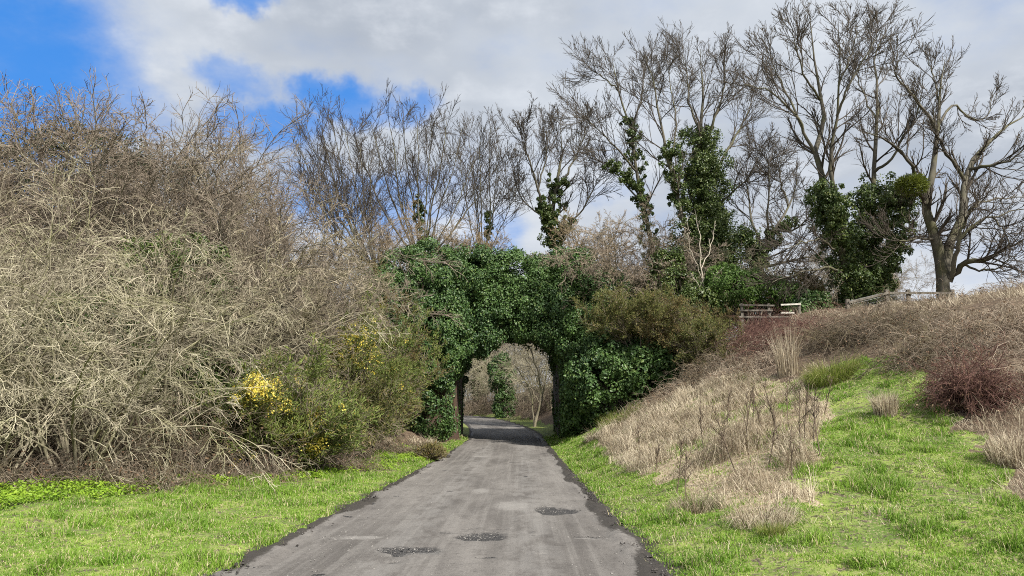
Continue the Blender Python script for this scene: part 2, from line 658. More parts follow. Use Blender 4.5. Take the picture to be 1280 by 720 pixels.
def build_ground():
    xs = axis(-14, 20, .16, -900, 900)
    ys = axis(3, 48, .18, -120, 1400)
    X, Y = np.meshgrid(xs, ys)
    Z = H(X, Y)
    V = np.stack([X, Y, Z], -1).reshape(-1, 3)
    ny, nx = X.shape
    i = np.arange((ny - 1) * (nx - 1))
    r, c = i // (nx - 1), i % (nx - 1)
    b = r * nx + c
    Q = np.stack([b, b + 1, b + nx + 1, b + nx], 1)
    ob = to_mesh('ground', V, Q, None, groundmat())
    tag(ob, kind='structure')
    dry, bank, thick = zones(V[:, 0], V[:, 1])
    dx = np.abs(V[:, 0] - road_c(V[:, 1])) - road_hw(V[:, 1])
    mud = smooth(.5, .1, dx)
    far = np.hypot(V[:, 0], V[:, 1]) > 90
    rgb = np.stack([dry * 1.0, (bank | thick) * 1.0 * ~far, mud], 1)
    color_attr(ob, 'zone', rgb)


POTS = [(601, 681, .42, .42, 1), (690, 646, .42, .55, 1), (735, 681, .28, .12, .7), (505, 698, .50, .32, .8),
        (690, 662, .22, .2, .4), (540, 640, .2, .2, .35), (640, 545, .4, .5, .0)]
DUST = [(450, 682, .45, .22), (735, 683, .28, .10), (600, 574, .5, .8), (640, 640, .5, 1.2), (530, 700, .4, .2), (600, 620, .3, .9)]


def build_road():
    us = np.concatenate([np.linspace(-1.18, -.82, 12), np.linspace(-.8, .8, 60), np.linspace(.82, 1.18, 12)])
    ys = np.concatenate([np.arange(-30, 5, .8), np.arange(5, 18, .045), np.arange(18, 45, .15), np.arange(45, 125, .5)])
    Uu, Y = np.meshgrid(us, ys)
    X = road_c(Y) + Uu * road_hw(Y)
    lat = Uu * road_hw(Y)
    Z = road_z(Y) - .018 * Uu ** 2 + (fbm(X * .9, Y * .9, 31) - .5) * .025 + (fbm(X * 6, Y * 6, 35, 4) - .5) * .016
    au = np.abs(Uu)
    edge = smooth(.88, 1.06, au + (fbm(Y * .5, lat * 2.5, 41) - .5) * .26 + np.where(Uu > 0, .015, -.04))
    ridge = smooth(.88, .97, au) * (fbm(X * 4, Y * 2.2, 43, 4) - .25) * .12
    Z = Z + ridge
    Z = Z - smooth(1.05, 1.18, au) * .14
    pot = np.zeros_like(X)
    for u, v, rx, ry, k in POTS:
        g = ground(u, v)
        r2 = ((X - g[0]) / rx) ** 2 + ((Y - g[1]) / ry) ** 2
        w = np.exp(-r2 * (1 + 3.0 * (fbm(X * 3.0, Y * 2.2, 51) - .5)))
        pot = np.maximum(pot, w * k)
    dust = np.zeros_like(X)
    for u, v, rx, ry in DUST:
        g = ground(u, v)
        dust = np.maximum(dust, np.exp(-(((X - g[0]) / rx) ** 2 + ((Y - g[1]) / ry) ** 2)) * .8)
    Z = Z - .05 * smooth(.3, .8, pot)
    V = np.stack([X, Y, Z], -1).reshape(-1, 3)
    ny, nx = X.shape
    i = np.arange((ny - 1) * (nx - 1))
    b = (i // (nx - 1)) * nx + i % (nx - 1)
    Q = np.stack([b, b + 1, b + nx + 1, b + nx], 1)
    ob = to_mesh('road', V, Q, None, roadmat(), uv=np.stack([lat.reshape(-1), Y.reshape(-1)], 1))
    color_attr(ob, 'wear', np.stack([pot.reshape(-1), edge.reshape(-1), dust.reshape(-1)], 1))
    tag(ob, kind='structure')


def stones(rng, P, r):
    """little lumpy octahedra"""
    n = len(P)
    base = np.array([[1, 0, 0], [0, 1, 0], [-1, 0, 0], [0, -1, 0], [0, 0, 1], [0, 0, -1]], float)
    V = base[None] * rng.uniform(.6, 1.3, (n, 6, 1)) * np.array([1, 1, .7])
    a = rng.random(n) * 6.28
    c, s = np.cos(a)[:, None], np.sin(a)[:, None]
    V = np.stack([V[..., 0] * c - V[..., 1] * s, V[..., 0] * s + V[..., 1] * c, V[..., 2]], -1)
    V = P[:, None] + V * r[:, None, None]
    T = np.array([[0, 1, 4], [1, 2, 4], [2, 3, 4], [3, 0, 4], [1, 0, 5], [2, 1, 5], [3, 2, 5], [0, 3, 5]])
    return V.reshape(-1, 3), (np.arange(n)[:, None, None] * 6 + T[None]).reshape(-1, 3)


def build_gravel(rng):
    pts = []
    for (u, v, rx, ry, k), m in zip(POTS[:5], (150, 90, 40, 130, 20)):
        g = ground(u, v)
        pts.append(np.stack([g[0] + rng.standard_t(4, m) * rx * .6 + .15 * rng.normal(), g[1] + rng.standard_t(4, m) * ry * .6], 1))
    g = ground(450, 682)
    pts.append(np.stack([g[0] + rng.normal(size=160) * .35, g[1] + rng.normal(size=160) * .12], 1))
    m = 1800
    y = 6 + 22 * rng.random(m) ** 1.6
    pts.append(np.stack([road_c(y) + rng.uniform(-.95, .95, m) * road_hw(y), y], 1))
    p = np.concatenate(pts)
    z = road_z(p[:, 1])
    P = np.stack([p[:, 0], p[:, 1], z - .012], 1)
    V, T = stones(rng, P, rng.uniform(.004, .015, len(P)) * (1 + (rng.random(len(P)) < .05)))
    tag(to_mesh('gravel', V, None, T, M['gravel'], smooth_sh=False), 'loose grey gravel scattered on the lane and in its potholes', 'gravel', kind='stuff')
    m = 2600
    y = 5.5 + 26 * rng.random(m) ** 1.5
    side = np.where(rng.random(m) < .6, 1, -1)
    x = road_c(y) + side * road_hw(y) * rng.normal(1.03, .035, m)
    P = np.stack([x, y, road_z(y) + .01], 1)
    V, T = stones(rng, P, rng.uniform(.006, .026, m))
    tag(to_mesh('mud_clods', V, None, T, M['mud'], smooth_sh=False), 'dark wet mud clods along both edges of the lane', 'mud', kind='stuff')


build_ground()
build_road()
build_gravel(np.random.default_rng(5))


# ------------------------------------------------------------------ grass
def scatter(rng, n, x0, x1, y0, y1, power=1.6):
    x = rng.uniform(x0, x1, n)
    y = y0 + (y1 - y0) * rng.random(n) ** power
    return x, y


def in_view(x, y, z, mx=140, my=100):
    u, v = proj(np.stack([x, y, z], -1))
    return (u > -mx) & (u < 1280 + mx) & (v < 720 + my) & (v > -100)


def build_grass(rng):
    n = 4200000
    x, y = scatter(rng, n, -17, 18, 4.6, 44, 1.75)
    dx = x - road_c(y)
    d = np.abs(dx) - road_hw(y)
    tuft = fbm(x * 2.1, y * 2.1, 61, 3)
    k = (d > -.05 + .7 * (tuft - .5) + .12 * (rng.random(n) - .5)) & (d < 13)
    x, y, d, tuft = x[k], y[k], d[k], tuft[k]
    dry, bank, thick = zones(x, y)
    k = ~(bank | thick) & (~dry | (rng.random(len(x)) < .22))
    bare = fbm(x * 1.5, y * 1.5, 71, 4)
    worn = smooth(1.3, .2, np.abs(x - np.interp(y, [5, 8, 12, 16, 20], [2.6, 3.9, 5.6, 7.4, 8.6])))
    bl = bare - .09 * worn
    k &= (bl > .44) | (rng.random(len(x)) < .16 + .9 * smooth(.34, .44, bl) * .6)
    x, y, d, tuft = x[k], y[k], d[k], tuft[k]
    z = H(x, y)
    k = in_view(x, y, z)
    # the tunnel is shaded: thin grass there
    x, y, z, d, tuft = x[k], y[k], z[k], d[k], tuft[k]
    n = len(x)
    h = rng.uniform(.035, .095, n) * (0.5 + 1.9 * smooth(.5, .8, tuft)) * (1 + .2 * smooth(10, 30, y))
    w = .0055 + .00052 * y
    V, Q, T = blades(rng, np.stack([x, y, z - .01], 1), h, w * rng.uniform(.7, 1.3, n), rng.uniform(.15, 1.35, n))
    tag(to_mesh('grass', V, Q, T, M['grass'], smooth_sh=False), 'bright green grass on both verges and up the path', 'grass', kind='stuff')
    print('grass blades', n)
    # broad leaved herbs at the foot of the left thicket
    n = 150000
    x, y = scatter(rng, n, -14, -3, 9, 34, 1.2)
    d = -(x - road_c(y)) - road_hw(y)
    lim = np.interp(y, [0, 12, 14.5, 17, 20, 26, 34, 40], [9, 7.4, 6.4, 4.6, 3.3, 2.3, 1.9, .5])
    k = (d > lim - 2.9 + 2.2 * fbm(x, y, 81)) & (d < lim + .3) & (d > .3) & (fbm(x * .8, y * .8, 83) > .34)
    x, y = x[k], y[k]
    n = len(x)
    C = np.stack([x, y, H(x, y) + rng.uniform(.02, .14, n)], 1)
    V, Q = leaves(rng, C, randdir(rng, n) * [1, 1, .4], norm(randdir(rng, n) * .5 + [0, -.2, 1]), rng.uniform(.04, .09, n), rng.uniform(.03, .055, n))
    tag(to_mesh('herb_leaves', V, Q, None, M['herb'], smooth_sh=False), 'fresh green broad leaved herbs at the foot of the left thicket', 'herbs', kind='stuff')
    # dead grass
    n = 420000
    x, y = scatter(rng, n, 1.5, 17, 7, 32, 1.2)
    dry, bank, thick = zones(x, y)
    dn = fbm(x * 1.1, y * 1.1, 91)
    k = (dry & (rng.random(n) < .25 + .75 * smooth(.36, .5, fbm(x * 2.3, y * 2.3, 93)))) | (bank & (rng.random(n) < np.where(dn > .52, .22, .035)))
    edge = ~(dry | bank) & ((x - road_c(y)) > road_hw(y) + .3) & (rng.random(n) < .10 * (dn > .45))
    k |= edge
    xl, yl = scatter(rng, 90000, -12, -3.4, 12, 38, 1)
    dl = -(xl - road_c(yl)) - road_hw(yl)
    lim = np.interp(yl, [0, 12, 14.5, 17, 20, 26, 34, 40], [9, 7.4, 6.4, 4.6, 3.3, 2.3, 1.9, .5])
    kl = (dl > lim - .25) & (dl < lim + 1.1) & (rng.random(len(xl)) < .9 * smooth(.42, .6, fbm(xl * .7, yl * .7, 95)))
    short = np.concatenate([edge[k], np.zeros(kl.sum(), bool)])
    x, y = np.concatenate([x[k], xl[kl]]), np.concatenate([y[k], yl[kl]])
    z = H(x, y)
    v_ = in_view(x, y, z)
    x, y, z, short = x[v_], y[v_], z[v_], short[v_]
    n = len(x)
    t = fbm(x * 1.6, y * 1.6, 97)
    h = rng.uniform(.12, .5, n) * (.3 + 1.3 * smooth(.38, .72, t)) * np.where(short, .3, 1)
    az = rng.normal(0, 1.1, n) + 6.28 * fbm(x * .5, y * .5, 99)
    V, Q, T = blades(rng, np.stack([x, y, z - .02], 1), h, (.003 + .00026 * y) * rng.uniform(.6, 1.5, n), rng.uniform(.3, 2.0, n), .6, az)
    tag(to_mesh('dead_grass', V, Q, T, M['straw'], smooth_sh=False), 'straw coloured dead grass matted over the bank right of the lane', 'dead grass', kind='stuff')
    print('straw blades', n)


build_grass(np.random.default_rng(9))


def tussock(name, label, g, n, h, r, mat, lean=(.1, 1.1), w=.009):
    rng = np.random.default_rng(abs(hash(label)) % 1000 if False else int(sum(map(ord, label))))
    a, q = rng.random(n) * 6.28, r * np.sqrt(rng.random(n))
    x, y = g[0] + q * np.cos(a), g[1] + q * np.sin(a)
    P = np.stack([x, y, H(x, y) - .03], 1)
    V, Q, T = blades(rng, P, h * rng.uniform(.5, 1.15, n), w, rng.uniform(*lean, n), .6, a + rng.normal(0, .6, n))
    o = to_mesh(name, V, Q, T, mat, None, (g[0], g[1], float(H(g[0], g[1]))), False)
    tag(o, label, 'grass clump')
    return o


tussock('sedge_clump', 'green arching sedge clump at the top of the grass path', ground(1040, 477), 1900, .75, .6, M['sedge'], (.3, 1.6))
tussock('sedge_clump', 'yellowish green grass clump on the bank edge beside the ivy mound', ground(775, 533), 1800, .75, .75, M['sedge'])
tussock('dead_grass_clump', 'pale upright dead grass clump on the right of the path below the brambles', ground(1107, 518), 900, .5, .22, M['straw'], (.05, .6))
tussock('dead_grass_clump', 'tall wispy dead grass clump standing behind the straw hummock', ground(985, 470), 220, 1.5, .3, M['straw'], (.03, .35), .012)
tussock('dead_grass_clump', 'shaggy straw clump at the foot of the hummock nearest the lane', ground(868, 640), 800, .42, .3, M['straw'], (.3, 1.7), .006)
tussock('dead_grass_clump', 'shaggy straw clump at the lowest tip of the hummock beside the path', ground(955, 652), 800, .42, .36, M['straw'], (.3, 1.7), .006)
tussock('dead_grass_clump', 'bleached straw clump at the right edge of the grass below red brambles', ground(1272, 575), 1100, .5, .4, M['straw'], (.1, 1.1))
tussock('grass_tuft', 'dark green grass tuft in the lawn below the straw hummock', ground(965, 672), 700, .2, .16, M['sedge'], (.05, .7), .006)


def weed(rng, g, h, label, group):
    S = np.array([[0, 0, -.03]])
    st = grow(rng, S, np.array([[rng.normal(0, .12), rng.normal(0, .12), 1]]), np.array([h]), 7, .05, .02, np.array([.013]), np.array([.007]))
    b = branch(rng, st, 11, .35, 1, .5, .15, .3, 4, .1, .08, .7, .006)
    c = branch(rng, b, 3, .3, 1, .5, .2, .45, 3, .1, .05, .8, .005)
    V, Q = tubes([st, b, c], 3)
    o = to_mesh('dead_weed_stalk', V, Q, None, M['weed'])
    o.location = [float(q) for q in g]
    return tag(o, label, 'weed', group)


_wr = np.random.default_rng(77)
for u, v, h in [(845, 618, .95), (858, 625, .8), (925, 600, 1.25), (932, 560, 1.1), (902, 575, .8), (880, 560, .9), (960, 585, .9),
                (975, 560, 1.2), (1000, 575, 1.2), (1005, 560, 1.1), (1018, 555, 1.0), (990, 600, .8), (955, 545, .9), (1025, 570, 1.0),
                (800, 565, .7), (820, 590, .6), (910, 540, .9), (1030, 520, .9), (985, 530, 1.1), (940, 530, .8)]:
    g = ground(u, v)
    weed(_wr, g, h, 'thin dark dead weed stalk standing in the straw hummock', 'dead weed stalks in the straw hummock')


# ------------------------------------------------------------------ bare shrubs of the left thicket
def thicket_proto(seed, name, label, Hh, mats, loc, group, nst=14, arch=-.05, spread=.55, m=(9, 9, 4), rz=0, s=1.0, cat_='shrub', rmin=.0042, lr=(.42, .42, .42), lv=(.8, 1.3)):
    rng = np.random.default_rng(seed)
    a = rng.random(nst) * 6.28
    S = np.stack([np.cos(a), np.sin(a), np.zeros(nst)], 1) * rng.uniform(.05, .45, (nst, 1))
    sp = rng.uniform(.08, spread, nst)
    D = np.stack([np.cos(a) * sp, np.sin(a) * sp, np.ones(nst)], 1)
    st = grow(rng, S, D, Hh * rng.uniform(*lv, nst), 11, .12, arch, rng.uniform(.02, .045, nst), np.full(nst, .007))
    b1 = branch(rng, st, m[0], .15, 1, .75, .25, lr[0], 8, .16, arch * 1.2, .55, rmin * 1.8)
    b2 = branch(rng, b1, m[1], .12, 1, .7, .3, lr[1], 6, .2, arch * .8, .6, rmin * 1.5)
    b3 = branch(rng, b2, m[2], .1, 1, .7, .3, lr[2], 4, .22, arch * .5, .7, rmin)
    t = thing(name, label, cat_, loc, group, rz, s)
    V, Q = tubes([st, b1], 5)
    to_mesh('stems', V, Q, None, mats[0], t)
    V, Q = tubes([b2, b3], 3)
    to_mesh('twigs', V, Q, None, mats[1], t)
    return t


def on(x, y, dz=-.05):
    return (x, y, float(H(x, y)) + dz)


GP = 'pale bare shrubs of the left thicket'
pp = [(M['pale_stem'], M['pale_twig'])]
pale = [
    thicket_proto(101, 'bare_shrub', 'pale bare shrub with drooping twigs at the left end of the verge', 5.4, pp[0], on(-10.9, 15.9), GP, arch=-.075),
    thicket_proto(102, 'bare_shrub', 'pale bare shrub arching over the verge left of the first gorse', 5.0, pp[0], on(-9.0, 16.1), GP, arch=-.09),
    thicket_proto(103, 'bare_shrub', 'tall pale bare shrub behind the one arching over the verge', 5.2, pp[0], on(-9.0, 19.2), GP, arch=-.06, spread=.6),
]
for k, (x, y, s, lab) in enumerate([
    (-13.0, 16.1, 1.05, 'pale bare shrub cut off by the left edge of the picture'),
    (-10.8, 19.6, 1.15, 'tall pale bare shrub in the second row behind the drooping ones'),
    (-13.2, 20.4, 1.2, 'tall pale bare shrub in the second row at the left edge'),
]):
    dup(pale[k % 3], on(x, y), k * 1.9 + .7, s, lab, GP)
GD = 'coarse drooping boughs at the front of the thicket'
coarse = [thicket_proto(131, 'drooping_shrub', 'coarse whitish shrub whose forked boughs hang to the grass near the left edge', 3.6, (M['bleached_twig'], M['bleached_twig']), on(-10.2, 15.3), GD, 8, -.12, .8, (8, 8, 4), rmin=.0046),
          thicket_proto(132, 'drooping_shrub', 'coarse whitish shrub leaning towards the nearest gorse', 3.8, (M['bleached_twig'], M['bleached_twig']), on(-9.2, 16.8), GD, 8, -.10, .9, (8, 8, 4), rmin=.0046)]
for k, (x, y, q, lab) in enumerate([(-12.2, 15.4, 1.05, 'coarse whitish shrub hanging over the verge at the left edge'), (-9.3, 18.0, 1.35, 'tall coarse whitish shrub showing above the front boughs'), (-11.8, 18.4, 1.4, 'tall coarse whitish shrub in the second row at the left')]):
    dup(coarse[k % 2], on(x, y), 1.1 + k * 2.0, q, lab, GD)
GF = 'fawn bare shrubs behind the gorse row'
fawn = [thicket_proto(104, 'bare_shrub', 'fawn bare shrub with trailing twigs behind the nearest gorse', 5.2, (M['grey_bark'], M['fawn_twig']), on(-8.6, 21.6), GF, arch=-.055, spread=.6, m=(10, 10, 7), rmin=.005),
        thicket_proto(105, 'bare_shrub', 'fawn bare shrub arching above the crown of yellow flowers', 6.0, (M['grey_bark'], M['fawn_twig']), on(-9.0, 26.8), GF, arch=-.05, spread=.6, m=(10, 10, 7), rmin=.005)]
for k, (x, y, s, lab) in enumerate([
    (-8.9, 24.2, 1.1, 'fawn bare shrub in the middle of the thicket'),
    (-10.2, 23.0, 1.2, 'fawn bare shrub deep in the thicket behind the pale ones'),
    (-9.9, 30.8, 1.05, 'fawn bare shrub behind the leaning gorse'),
    (-10.4, 28.5, 1.2, 'fawn bare shrub in front of the brown trees'),
]):
    dup(fawn[k % 2], on(x, y), k * 1.9 + .7, s, lab, GF)

GB = 'fine twigged trees behind the left thicket'
bt = (M['grey_bark'], M['brown_twig'])
brown = [
    thicket_proto(111, 'bare_tree', 'brown fine twigged tree at the far left against blue sky', 8.6, bt, on(-15.3, 24), GB, 13, .005, .75, (15, 10, 8), cat_='tree', rmin=.0075, lr=(.40, .5, .48), lv=(.85, 1.1)),
    thicket_proto(112, 'bare_tree', 'brown fine twigged tree with the highest crown of the left thicket', 9.3, bt, on(-12.2, 26), GB, 13, .008, .7, (15, 10, 8), cat_='tree', rmin=.0075, lr=(.40, .5, .48), lv=(.85, 1.1)),
]
for k, (x, y, s, lab) in enumerate([
    (-18.2, 26, 1.1, 'brown fine twigged tree half cut off at the left edge'),
    (-10.3, 28, .93, 'brown fine twigged tree right of the highest crown of the left thicket'),
    (-10.4, 33, .76, 'brown fine twigged tree at the sloping right end of the left thicket'),
    (-14.0, 30, 1.1, 'brown fine twigged tree in the back row of the left thicket'),
    (-12.4, 22.5, .68, 'short brown fine twigged tree tucked between pale shrubs and tall trees'),
    (-9.2, 25.3, .72, 'short brown fine twigged tree in the heart of the left thicket'),
]):
    dup(brown[k % 2], on(x, y), k * 2.3 + 1.1, s, lab, GB)


# ------------------------------------------------------------------ leafy bushes
def leafy(name, label, cat_, ells, loc, mat, nclump, rc, nper, l, w, seed, spike=0, part='foliage', stemmat=None, group=None, flowers=None, keep=None, dead=None):
    rng = np.random.default_rng(seed)
    loc = np.asarray(loc, float)
    ells = [(np.asarray(c, float), np.asarray(r, float)) for c, r in ells]
    C, N = ell_surface(rng, ells, nclump, .9, .55 if spike else .3)
    k = C[:, 2] > H(C[:, 0], C[:, 1]) - .1
    C, N = C[k], N[k]
    if keep is not None:
        k = keep(C)
        C, N = C[k], N[k]
    Rc = (rng.uniform(.45, 1.6, len(C)) if spike else rng.uniform(.5, 1.5, len(C))) * rc
    t = thing(name, label, cat_, loc, group)
    V, Q = clump_leaves(rng, C, Rc, N, nper, l, w, spike)
    if keep is not None:
        cen = V.reshape(-1, 4, 3).mean(1)
        kk = keep(cen)
        V = V.reshape(-1, 4, 3)[kk].reshape(-1, 3)
        Q = np.arange(len(V)).reshape(-1, 4)
    to_mesh(part, V, Q, None, mat, t, loc, False)
    # woody stems from the root to the clumps
    m = min(len(C), 90)
    E = C[rng.choice(len(C), m, replace=False)]
    S = loc + np.array([0, 0, -.05]) + rng.normal(size=(m, 3)) * [.25, .25, 0]
    tt = np.linspace(0, 1, 7)[None, :, None]
    mid = (S + E) / 2 + [0, 0, .2] + rng.normal(size=(m, 3)) * .2
    P = S[:, None] * (1 - tt) ** 2 + 2 * mid[:, None] * tt * (1 - tt) + E[:, None] * tt ** 2
    Rr = np.linspace(.035, .008, 7)[None] * rng.uniform(.6, 1.3, (m, 1))
    V, Q = tubes([(P, Rr)], 4)
    to_mesh('stems', V, Q, None, stemmat or M['brown_twig'], t, loc)
    if flowers is not None:
        fc, fr, nf = flowers
        d = np.min([np.linalg.norm((C - np.asarray(c)), axis=1) / r for c, r in zip(fc, fr)], axis=0)
        p = np.where(d < 1.15, 1, .03) * ((N[:, 1] < .4) | (N[:, 2] > .3))
        k = rng.random(len(C)) < p
        Cf, Nf, Rf = C[k], N[k], Rc[k]
        if len(Cf):
            V, Q = clump_leaves(rng, Cf, Rf * 1.08, norm(Nf + [0, -.3, .6]), nf, .075, .07, .3, depth=.15, back=.1)
            to_mesh('flowers', V, Q, None, M['flower'], t, loc, False)
    return t


def gorse(label, x, y, rx, hz, seed, mat='gorse', flowers=None, dens=1.0, z=None, lean=None):
    """spiny shrub: ascending stems, side shoots and short spines along them"""
    rng = np.random.default_rng(seed)
    z0 = float(H(x, y)) if z is None else z
    loc = np.array([x, y, z0])
    n = max(10, int(30 * dens))
    a = rng.random(n) * 6.28
    S = loc + np.stack([np.cos(a), np.sin(a), np.zeros(n)], 1) * rng.uniform(.05, .6, (n, 1)) * rx * [1, 1, 0]
    sp = rng.uniform(.1, 1.5, n) * rx / max(hz, .5) * 1.35
    D = np.stack([np.cos(a) * sp, np.sin(a) * sp, np.ones(n)], 1)
    if lean is not None:
        D = norm(D) + np.asarray(lean)
    st = grow(rng, S, D, hz * rng.uniform(.55, 1.08, n), 9, .11, .02, rng.uniform(.014, .03, n) * min(1, hz / 2), np.full(n, .006))
    k = max(.35, hz ** .5)
    b1 = branch(rng, st, 9, .12, 1, .75, .2, 1.0, 7, .14, .07, .6, .006, lbase=.62 * k)
    b2 = branch(rng, b1, 6, .15, 1, .65, .25, 1.0, 5, .14, .07, .7, .005, lbase=.34 * k)
    t = thing('gorse_bush', label, 'gorse', loc, 'gorse bushes')
    V, Q = tubes([st, b1, b2], 3)
    to_mesh('stems', V, Q, None, M['brown_twig'], t, loc)
    pts, tan = [], []
    for P, _ in (b1, b2):
        T = norm(np.diff(P, axis=1))
        pts.append(P[:, 1:].reshape(-1, 3))
        tan.append(T.reshape(-1, 3))
    pts, tan = np.concatenate(pts), np.concatenate(tan)
    low = smooth(.02, .30, (pts[:, 2] - z0) / hz)
    patch = fbm(pts[:, 0] * 2.2 + seed, pts[:, 2] * 2.2, seed, 3)
    w = low * (.15 + smooth(.3, .55, patch))
    m = int(30000 * dens * min(1.6, (rx * hz / 3) ** .6))
    i = rng.choice(len(pts), m, p=w / w.sum())
    C = pts[i] + rng.normal(size=(m, 3)) * .035
    A = tan[i] * .8 + rng.normal(size=(m, 3)) * .62 + [0, 0, .15]
    l = rng.uniform(.06, .16, m)
    V, Q = leaves(rng, C, A, randdir(rng, m), l, l * .24)
    to_mesh('spines', V, Q, None, M[mat], t, loc, False)
    if flowers is not None:
        fc, fr, nf = flowers
        tip = np.concatenate([b2[0][:, 2:].reshape(-1, 3), b1[0][:, -3:].reshape(-1, 3)])
        tu, tv = proj(tip)
        near = (tip[:, 1] < np.quantile(tip[:, 1], .6)) | (tip[:, 2] > np.quantile(tip[:, 2], .8))
        pk = np.full(len(tip), .008)
        for c, q in zip(fc, fr):
            cu, cv = proj(c)
            rp = q * FPX / c[1] * .8
            dd = np.hypot(tu - cu, (tv - cv) * 1.15) / rp + .5 * (fbm(tu / 9, tv / 9, 7) - .5)
            pk = np.maximum(pk, np.where(near, .55 * smooth(1.15, .3, dd), 0))
        c = tip[rng.random(len(tip)) < pk]
        c = np.repeat(c, 10, 0)
        c = c + rng.normal(size=c.shape) * .05
        V, Q = leaves(rng, c, randdir(rng, len(c)) + [0, -.2, .5], randdir(rng, len(c)), rng.uniform(.045, .075, len(c)), .05, .3)
        to_mesh('flowers', V, Q, None, M['flower'], t, loc, False)['kind'] = 'stuff'
    return t


def fl(lst):
    return [np.array(at(u, v, Y)) for u, v, Y, r in lst], [r for u, v, Y, r in lst], 48


gorse('yellow flowered gorse bush nearest the camera on the left verge', -6.0, 19.4, 1.2, 2.9, 201, 'green_gorse', flowers=fl([(325, 488, 18.9, .75), (348, 502, 18.9, .5), (300, 505, 18.9, .35)]))
gorse('low gorse bush with a yellow shoulder beside the nearest gorse', -5.35, 20.0, .9, 2.1, 205, 'green_gorse', flowers=fl([(378, 525, 19.6, .85), (390, 548, 19.6, .6)]))
gorse('plain olive gorse bush in the middle of the left row', -5.6, 23.6, 1.1, 2.7, 209, 'gorse')
gorse('tall gorse bush with a crown of yellow flowers', -5.4, 26.2, 1.5, 5.0, 213, 'green_gorse', flowers=fl([(440, 428, 25.7, 1.1), (456, 446, 25.7, .8), (425, 445, 25.6, .6)]))
gorse('leaning green gorse bush right of the yellow crown', -5.6, 28.4, 1.15, 3.9, 217, flowers=fl([(478, 520, 27.5, .4), (480, 432, 27.8, .4)]))
gorse('broad brownish olive gorse bush against the ivy', -6.0, 32.2, 1.1, 4.1, 221, 'olive_gorse')
gorse('olive gorse bush low beside the left bridge pier', -5.6, 35.4, .9, 3.0, 225, 'olive_gorse')
gorse('tall dull olive gorse bush rising behind the left row', -7.2, 34, 1.6, 6.9, 229, 'olive_gorse', dens=.8)
gorse('tiny brown gorse sprig alone on the left verge near the bridge', *ground(538, 576)[:2], .25, .4, 233, 'olive_gorse')

leafy('evergreen_bush', 'dark evergreen bush looming behind the left thicket', 'bush',
      [(at(95, 250, 29), (3.0, 1.8, 2.6)), (at(45, 230, 29), (1.4, 1.4, 1.8)), (at(190, 270, 29.5), (2.4, 1.6, 2.2))], on(-15.5, 29.2), M['dark_evergreen'], 420, .5, 90, .13, .07, 241)


for lab, u, v, Y, rx, rz, sd_ in (('dark ivy bush hidden behind the drooping shrub twigs at the left', 95, 430, 18.6, 1.5, 1.1, 243),
                                  ('dark ivy bush deep in the thicket above the verge', 215, 350, 21.5, 1.5, 1.2, 245),
                                  ('dark ivy bush low in the thicket left of the nearest gorse', 255, 500, 19.6, 1.2, 1.0, 247)):
    c = at(u, v, Y)
    leafy('ivy_bush', lab, 'bush', [(c, (rx, .9, rz)), (c + [.5, .2, -.9], (rx * .7, .8, rz)), (c + [-.7, .1, -.5], (rx * .6, .7, rz * .7))],
          on(c[0], c[1]), M['tree_ivy'], 150, .32, 90, .09, .06, sd_)

# ------------------------------------------------------------------ ivy covered bridge
BX = (-2.95, 2.5)                 # faces of the two abutments


def opening(C, soft=0.0):
    """False inside the clear opening under the deck"""
    x, y, z = C[:, 0], C[:, 1], C[:, 2]
    top = np.interp(x, [-3.1, -2.6, -1.6, -.6, .4, 1.4, 2.1, 2.6], [3.2, 4.1, 4.9, 5.3, 5.6, 5.5, 5.0, 4.0]) + (fbm(x * 2.3, y * 1.3, 301, 3) - .5) * 1.7
    inx = (x > BX[0] + .0 + .3 * (fbm(z, y, 305) - .5)) & (x < BX[1] - .05 + .35 * (fbm(z, y, 303) - .5))
    return ~(inx & (z < top) & (y > 33))


